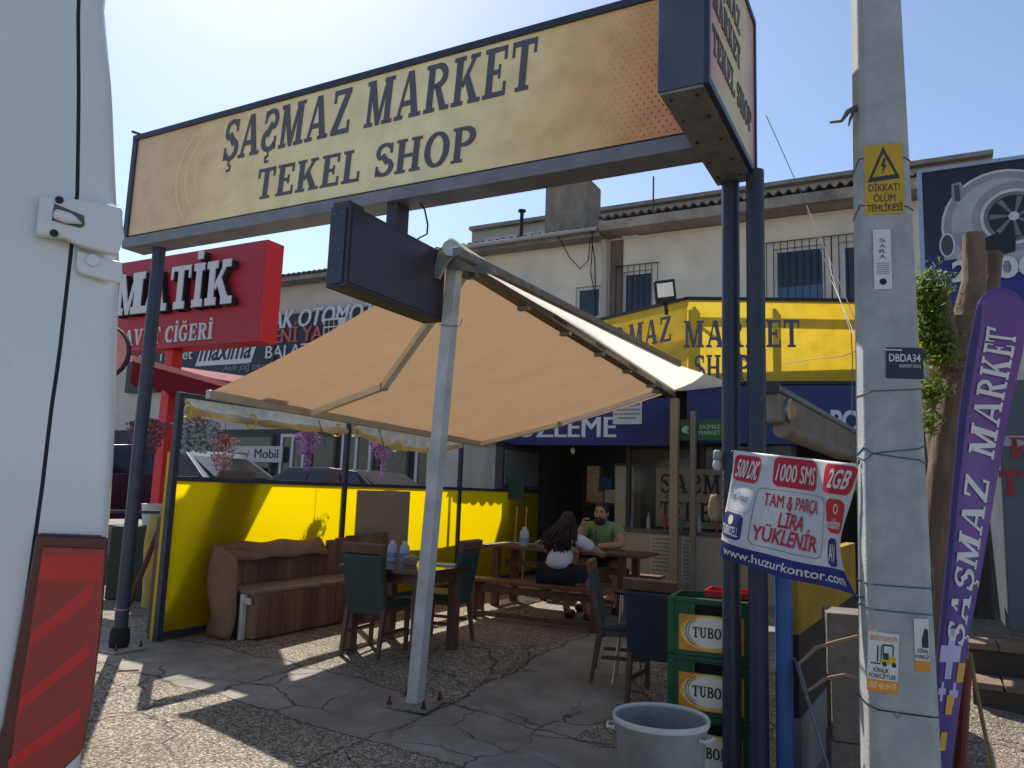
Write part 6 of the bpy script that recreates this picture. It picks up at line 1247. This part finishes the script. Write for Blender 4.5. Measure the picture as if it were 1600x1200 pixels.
# hinge
def vq(px, py, out): r, z = at_van(px, py); return vpt(r, -out, z)
def slabpoly(pts, out0, out1, m_, name, par, bevel=.004):
    k = MB(); k.prism([vq(x, y, out0) for x, y in pts], -vf * (out1 - out0)); return k.build(name, m_, par, bevel=bevel)
hg = slabpoly([(62, 313), (108, 318), (150, 322), (188, 332), (190, 360), (192, 376), (182, 404), (168, 402), (118, 388), (100, 378), (55, 374)], .012, .03, M_van, 'hinge', vn)
slabpoly([(120, 393), (168, 407), (190, 412), (191, 440), (186, 446), (124, 430), (118, 420)], .004, .014, M_van, 'hinge_leaf', hg)
slabpoly([(128, 312), (180, 322), (191, 332), (190, 350), (150, 340), (128, 334)], .004, .014, M_van, 'hinge_leaf', hg)
slabpoly([(84, 326), (130, 345), (131, 360), (124, 364), (80, 352)], .030, .0305, mat('hinge_gap', (92, 94, 94), .7), 'hinge_slot', hg, 0)
slabpoly([(86, 336), (112, 344), (128, 360), (100, 358), (80, 350)], .031, .044, M_van, 'hinge_lever', hg, .005)
RVN = Matrix((vr, UP, -vf)).transposed()
for x, y, o_ in ((144, 410, .014), (155, 333, .014)): MB().lathe([(.0, .006), (.010, .005), (.012, 0)], vq(x, y, o_), 14, RVN).build('bolt', M_van, hg, sm=True)
for x, y in ((92, 321), (84, 372)): MB().lathe([(.0, .004), (.006, .003), (.0065, 0)], vq(x, y, .03), 10, RVN).build('rivet', M_darkmetal, hg, sm=True)
# tail light
M_lens = mat('red_lens', (150, 12, 28), .12, var=.25, vs=9, coat=.8, spec=.6); M_lensd = mat('dark_red_lens', (70, 14, 26), .15, coat=.8); M_lensb = mat('bright_red_lens', (196, 16, 30), .15, coat=.8, var=.1)
LT = [(58, 832), (165, 836), (168, 842), (160, 960), (146, 1080), (129, 1172), (95, 1205), (60, 1260), (-40, 1260), (4, 1130), (34, 960)]
tl = slabpoly(LT, -.004, .012, M_lensd, 'tail_light', vn, .006)
slabpoly([(66, 852), (163, 856), (157, 962), (144, 1082), (128, 1168), (92, 1198), (30, 1255), (10, 1250), (24, 1120), (46, 985)], .0125, .017, M_lens, 'red_lens', tl, .003)
for q in ([(50, 985), (146, 905), (143, 935), (47, 1005)], [(33, 1085), (140, 1000), (137, 1022), (29, 1108)], [(14, 1180), (128, 1098), (122, 1125), (12, 1200)], [(66, 866), (158, 868), (155, 905), (60, 905)]): slabpoly(q, .0175, .0195, M_lensb, 'lens_rib', tl, .0)
# ------------------------------------------------------------------ people
M_skin = mat('skin', (176, 128, 104), .55, var=.08, vs=20); M_hair = mat('dark_hair', (34, 25, 22), .5, var=.3, vs=40, bump=.5, bs=80, stretch=(1, 1, .15))
def skin_mesh(name, joints, edges, m_, parent, sub=2, root=0):
    """joints: name -> (Vector, radius); one continuous limb surface grown round the edges"""
    ks = list(joints); me = bpy.data.meshes.new(name); o0 = root_loc(parent)
    me.from_pydata([Vector(joints[k][0]) - o0 for k in ks], [(ks.index(a), ks.index(b)) for a, b in edges], [])
    o = bpy.data.objects.new(name, me); COL.objects.link(o); o.parent = parent; md = o.modifiers.new('k', 'SKIN'); md.use_smooth_shade = True
    for i, k in enumerate(ks):
        r = joints[k][1]; r = r if isinstance(r, tuple) else (r, r); sv = me.skin_vertices[0].data[i]; sv.radius = r; sv.use_root = (i == root)
    sd = o.modifiers.new('s', 'SUBSURF'); sd.levels = sub; sd.render_levels = sub; me.materials.append(m_); return o
def hand(pref, J, E, wrist, wd, palm, palm_w, curl, thumb_side, s=1.):
    """adds palm and five fingers to a joint table; palm = forward direction, curl = direction fingers bend to"""
    palm = palm.normalized(); side = palm_w.normalized(); curl = curl.normalized(); base = wrist + palm * .045 * s
    J[pref + 'p'] = (base, (.030 * s, .016 * s)); E.append((wd, pref + 'p'))
    for i, (off, L) in enumerate(((-.030, .062), (-.010, .074), (.010, .070), (.028, .054))):
        a = base + side * off * s + palm * .040 * s; b = a + (palm * .55 + curl * .8).normalized() * L * .5 * s; c = b + (palm * -.35 + curl * .9).normalized() * L * .45 * s
        for nm, q, r in (('a', a, .0095), ('b', b, .009), ('c', c, .0075)): J[pref + 'f%d%s' % (i, nm)] = (q, r * s)
        E += [(pref + 'p', pref + 'f%da' % i), (pref + 'f%da' % i, pref + 'f%db' % i), (pref + 'f%db' % i, pref + 'f%dc' % i)]
    a = base - palm * .012 * s + side * thumb_side * .036 * s + curl * .012 * s; b = a + (palm * .7 + side * thumb_side * .35 + curl * .5).normalized() * .035 * s
    J[pref + 't'] = (a, .0105 * s); J[pref + 'u'] = (b, .009 * s); E += [(pref + 'p', pref + 't'), (pref + 't', pref + 'u')]
def head_mesh(c, fwd, parent, face=True, s=1.):
    """an ovoid skull drawn out into jaw, brow and nose, looking along fwd"""
    fwd = fwd.normalized(); sx = fwd.cross(UP).normalized(); k = MB(); k.ball((0, 0, 0), 1., 28, 22); vs = []
    for v in k.v:
        x, y, z = v; wx = .075; wy = .098; wz = .122
        if z < 0: wx *= 1 - .30 * (-z) ** 1.4; wy *= 1 - .12 * (-z)
        px, py, pz = x * wx, y * wy, z * wz
        if y > .3: 
            py -= .012 * max(0, 1 - abs(z - .12) / .16) * (1 if abs(x) > .18 else .4)          # eye sockets
            py += .024 * max(0, 1 - abs(x) / .17) * max(0, 1 - abs(z + .18) / .24)             # nose
            py += .006 * max(0, 1 - abs(x) / .4) * max(0, 1 - abs(z + .5) / .14)               # lips
        vs.append(c + (sx * px + fwd * py + UP * pz) * s)
    k.v = vs; return k, sx
# --- woman on the near bench, her back to the street
wl = S(2.56, 3.62); W0 = thing('person', 'person with long dark hair in a white t-shirt sitting with their back to the street', 'person', Vector((wl.x, wl.y, 0)))
F, Rr_ = SV, SU                      # facing the table, right hand side
def wp_(r, f, z):
    z = z if z < .5 else .5 + (z - .5) * .70
    return wl + Rr_ * r + F * f + UP * z
J = {'pel': (wp_(0, 0, .55), (.155, .12)), 'wst': (wp_(.0, .03, .74), (.125, .09)), 'chs': (wp_(.02, .08, .94), (.135, .095)), 'shl': (wp_(.03, .12, 1.08), (.10, .07)), 'nck': (wp_(.03, .14, 1.15), .05), 'hd': (wp_(.03, .16, 1.22), .05),
     'ls': (wp_(-.15, .12, 1.05), .06), 'le': (wp_(-.26, .25, .86), .042), 'lw': (wp_(-.10, .62, .83), .028), 'rs': (wp_(.21, .12, 1.05), .06), 're': (wp_(.34, .34, .86), .042), 'rw': (wp_(.24, .66, .83), .028),
     'lh': (wp_(-.1, .06, .54), .105), 'lk': (wp_(-.13, .45, .50), .07), 'la': (wp_(-.10, .50, .09), .04), 'lt': (wp_(-.10, .66, .04), .035), 'rh': (wp_(.1, .06, .54), .105), 'rk': (wp_(.14, .45, .50), .07), 'ra': (wp_(.13, .52, .09), .04), 'rt': (wp_(.13, .68, .04), .035)}
E_ = [('pel', 'wst'), ('wst', 'chs'), ('chs', 'shl'), ('shl', 'nck'), ('nck', 'hd'), ('shl', 'ls'), ('ls', 'le'), ('le', 'lw'), ('shl', 'rs'), ('rs', 're'), ('re', 'rw'), ('pel', 'lh'), ('lh', 'lk'), ('lk', 'la'), ('la', 'lt'), ('pel', 'rh'), ('rh', 'rk'), ('rk', 'ra'), ('ra', 'rt')]
hand('L', J, E_, J['lw'][0], 'lw', F, Rr_, -UP, 1); hand('R', J, E_, J['rw'][0], 'rw', F - Rr_ * .3, Rr_, -UP, -1)
skin_mesh('body', J, E_, M_skin, W0)
M_tee = mat('white_tee', (206, 200, 204), .85, var=.06, vs=12, bump=.35, bs=14)
J2 = {'a': (wp_(0, .0, .60), (.158, .118)), 'b': (wp_(.0, .03, .76), (.15, .108)), 'c': (wp_(.02, .08, .94), (.158, .115)), 'd': (wp_(.03, .115, 1.07), (.12, .085)), 'e': (wp_(.03, .135, 1.125), .062), 'l': (wp_(-.155, .12, 1.05), .072), 'm': (wp_(-.225, .19, .93), .066), 'r': (wp_(.215, .12, 1.05), .072), 's': (wp_(.295, .24, .94), .066)}
skin_mesh('t_shirt', J2, [('a', 'b'), ('b', 'c'), ('c', 'd'), ('d', 'e'), ('d', 'l'), ('l', 'm'), ('d', 'r'), ('r', 's')], M_tee, W0)
M_short = mat('dark_cloth', (30, 30, 42), .85, var=.15, vs=10, bump=.2, bs=30)
J3 = {'p': (wp_(0, 0, .545), (.175, .13)), 'a': (wp_(-.1, .07, .54), .118), 'b': (wp_(-.13, .42, .51), .088), 'c': (wp_(.1, .07, .54), .118), 'd': (wp_(.14, .42, .51), .088)}
skin_mesh('shorts', J3, [('p', 'a'), ('a', 'b'), ('p', 'c'), ('c', 'd')], M_short, W0)
hc = wp_(.03, .19, 1.29); k, sx = head_mesh(hc, (F - UP * .15), W0, s=.95); k.build('head', M_skin, W0, sm=True)
# hair: cap and long strands down the back
k = MB(); k.ball((0, 0, 0), 1, 22, 14); k.v = [hc + Rr_ * (v.x * .088) + F * (v.y * .108 - .018) + UP * (v.z * .128 + .014) for v in k.v if True]; hr = k.build('hair', M_hair, W0, sm=True)
rng = random.Random(21); k = MB()
for i in range(420):
    a = rng.uniform(-1, 1); x0 = .08 * a; L = rng.uniform(.24, .34) * (1 - .25 * abs(a)); sw = rng.gauss(0, .03) - .03; p0 = hc + Rr_ * x0 + F * (-.095 * math.sqrt(max(.05, 1 - a * a)) - .0 + rng.uniform(-.01, .02)) + UP * rng.uniform(-.02, .07)
    p1 = p0 + Rr_ * (x0 * .5 + sw * .4) + F * (-.035) - UP * L * .4; p2 = p0 + Rr_ * (x0 * .95 + sw) + F * (-.10 + rng.gauss(0, .012)) - UP * L * .75; p3 = p0 + Rr_ * (x0 * 1.0 + sw * 1.5 + rng.gauss(0, .015)) + F * (-.12 + rng.gauss(0, .015)) - UP * L
    k.path([p0, p1, p2, p3], [.011, .012, .011, .004], 4, False)
k.build('long_strands', M_hair, hr, sm=True)['kind'] = 'stuff'
for f_, r_ in (('la', -.10), ('ra', .13)):
    k = MB(); k.ball((0, 0, 0), 1, 14, 8); k.v = [wp_(r_, .59, .045) + Rr_ * v.x * .045 + F * v.y * .13 + UP * max(-.044, v.z * .05) for v in k.v]; k.build('shoe', mat('dark_shoe', (44, 40, 42), .7), W0, sm=True)
# --- man on the far bench, facing the street
ml = S(2.42, 5.46); M0 = thing('person', 'bearded person in a green t-shirt facing the street with one fist raised', 'person', Vector((ml.x, ml.y, 0)))
Fm = (-SV + SU * .12).normalized(); Rm = Fm.cross(UP).normalized()     # his right
def mp_(r, f, z):
    z = z if z < .5 else .5 + (z - .5) * .62
    return ml + Rm * r + Fm * f + UP * z
J = {'pel': (mp_(0, 0, .56), (.16, .125)), 'wst': (mp_(0, .05, .78), (.14, .105)), 'chs': (mp_(0, .10, 1.02), (.155, .11)), 'shl': (mp_(0, .12, 1.19), (.11, .08)), 'nck': (mp_(0, .13, 1.28), .056), 'hd': (mp_(0, .15, 1.36), .055),
     'rs': (mp_(.19, .12, 1.16), .066), 're': (mp_(.24, .44, .87), .046), 'rw': (mp_(.155, .40, 1.17), .031), 'ls': (mp_(-.19, .12, 1.16), .066), 'le': (mp_(-.29, .33, .88), .047), 'lw': (mp_(-.02, .52, .85), .031),
     'lh': (mp_(-.11, .06, .55), .11), 'lk': (mp_(-.26, .46, .52), .078), 'la': (mp_(-.27, .42, .09), .043), 'lt': (mp_(-.28, .56, .04), .037), 'rh': (mp_(.11, .06, .55), .11), 'rk': (mp_(.15, .46, .52), .078), 'ra': (mp_(.14, .44, .09), .043), 'rt': (mp_(.14, .58, .04), .037)}
E_ = [('pel', 'wst'), ('wst', 'chs'), ('chs', 'shl'), ('shl', 'nck'), ('nck', 'hd'), ('shl', 'ls'), ('ls', 'le'), ('le', 'lw'), ('shl', 'rs'), ('rs', 're'), ('re', 'rw'), ('pel', 'lh'), ('lh', 'lk'), ('lk', 'la'), ('la', 'lt'), ('pel', 'rh'), ('rh', 'rk'), ('rk', 'ra'), ('ra', 'rt')]
hand('R', J, E_, J['rw'][0], 'rw', UP * .9 - Rm * .1, Fm, -Rm, 1, 1.05); hand('L', J, E_, J['lw'][0], 'lw', Rm, Fm, -UP, 1, 1.05)
skin_mesh('body', J, E_, M_skin, M0)
M_gtee = mat('green_tee', (112, 142, 92), .85, var=.08, vs=12, bump=.3, bs=14)
J2 = {'a': (mp_(0, .0, .62), (.168, .128)), 'b': (mp_(0, .05, .8), (.165, .122)), 'c': (mp_(0, .10, 1.02), (.178, .128)), 'd': (mp_(0, .12, 1.17), (.135, .09)), 'e': (mp_(0, .13, 1.235), .068), 'l': (mp_(-.195, .12, 1.16), .08), 'm': (mp_(-.25, .23, 1.01), .073), 'r': (mp_(.195, .12, 1.16), .08), 's': (mp_(.22, .27, 1.02), .073)}
ts = skin_mesh('t_shirt', J2, [('a', 'b'), ('b', 'c'), ('c', 'd'), ('d', 'e'), ('d', 'l'), ('l', 'm'), ('d', 'r'), ('r', 's')], M_gtee, M0)
J3 = {'p': (mp_(0, 0, .555), (.18, .135)), 'a': (mp_(-.11, .07, .55), .125), 'b': (mp_(-.25, .42, .53), .098), 'c': (mp_(.11, .07, .55), .125), 'd': (mp_(.15, .42, .53), .098)}
skin_mesh('shorts', J3, [('p', 'a'), ('a', 'b'), ('p', 'c'), ('c', 'd')], M_short, M0)
hc = mp_(0, .17, 1.43); fw = Fm + Rm * .05; k, sx = head_mesh(hc, fw, M0); hd = k.build('head', M_skin, M0, sm=True)
fw = fw.normalized(); q = lambda x, y, z: hc + sx * x + fw * y + UP * z
k = MB(); k.ball((0, 0, 0), 1, 20, 14); k.v = [q(v.x * .084, v.y * .104 - .022, v.z * .112 + .034) for v in k.v]; k.build('hair', M_hair, M0, sm=True)
k = MB(); k.ball((0, 0, 0), 1, 20, 12); k.v = [q(v.x * .066, v.y * .05 + .052, v.z * .052 - .085) for v in k.v]; k.build('beard', mat('dark_beard', (58, 40, 34), .8, var=.3, vs=60), hd, sm=True)
k = MB(); k.ball((0, 0, 0), 1, 14, 8); k.v = [q(v.x * .034, v.y * .012 + .103, v.z * .010 - .047) for v in k.v]; k.build('moustache', mat('dark_beard', (58, 40, 34)), hd, sm=True)
k = MB(); k.ball((0, 0, 0), 1, 12, 8); k.v = [q(v.x * .02, v.y * .008 + .1045, v.z * .006 - .062) for v in k.v]; k.build('lips', mat('lip', (150, 86, 80), .5), hd, sm=True)
for s_ in (-1, 1):
    k = MB(); k.ball(q(s_ * .03, .083, .014), (.011, .011, .007), 10, 8); k.build('eye', mat('eye_dark', (46, 34, 30), .3), hd, sm=True)
    k = MB(); k.beam(q(s_ * .012, .093, .034), q(s_ * .048, .083, .036), .01, .010); k.build('eyebrow', M_hair, hd)
    k = MB(); k.ball(q(s_ * .077, -.005, -.005), (.012, .02, .032), 10, 8); k.build('ear', M_skin, hd, sm=True)
for r_ in (-.27, .14):
    k = MB(); k.ball((0, 0, 0), 1, 14, 8); k.v = [mp_(r_, .50, .045) + Rm * v.x * .048 + Fm * v.y * .14 + UP * max(-.044, v.z * .05) for v in k.v]; k.build('shoe', mat('dark_shoe', (44, 40, 42)), M0, sm=True)
W0.scale = (1.08, 1.08, 1.08); M0.scale = (1.15, 1.15, 1.15)
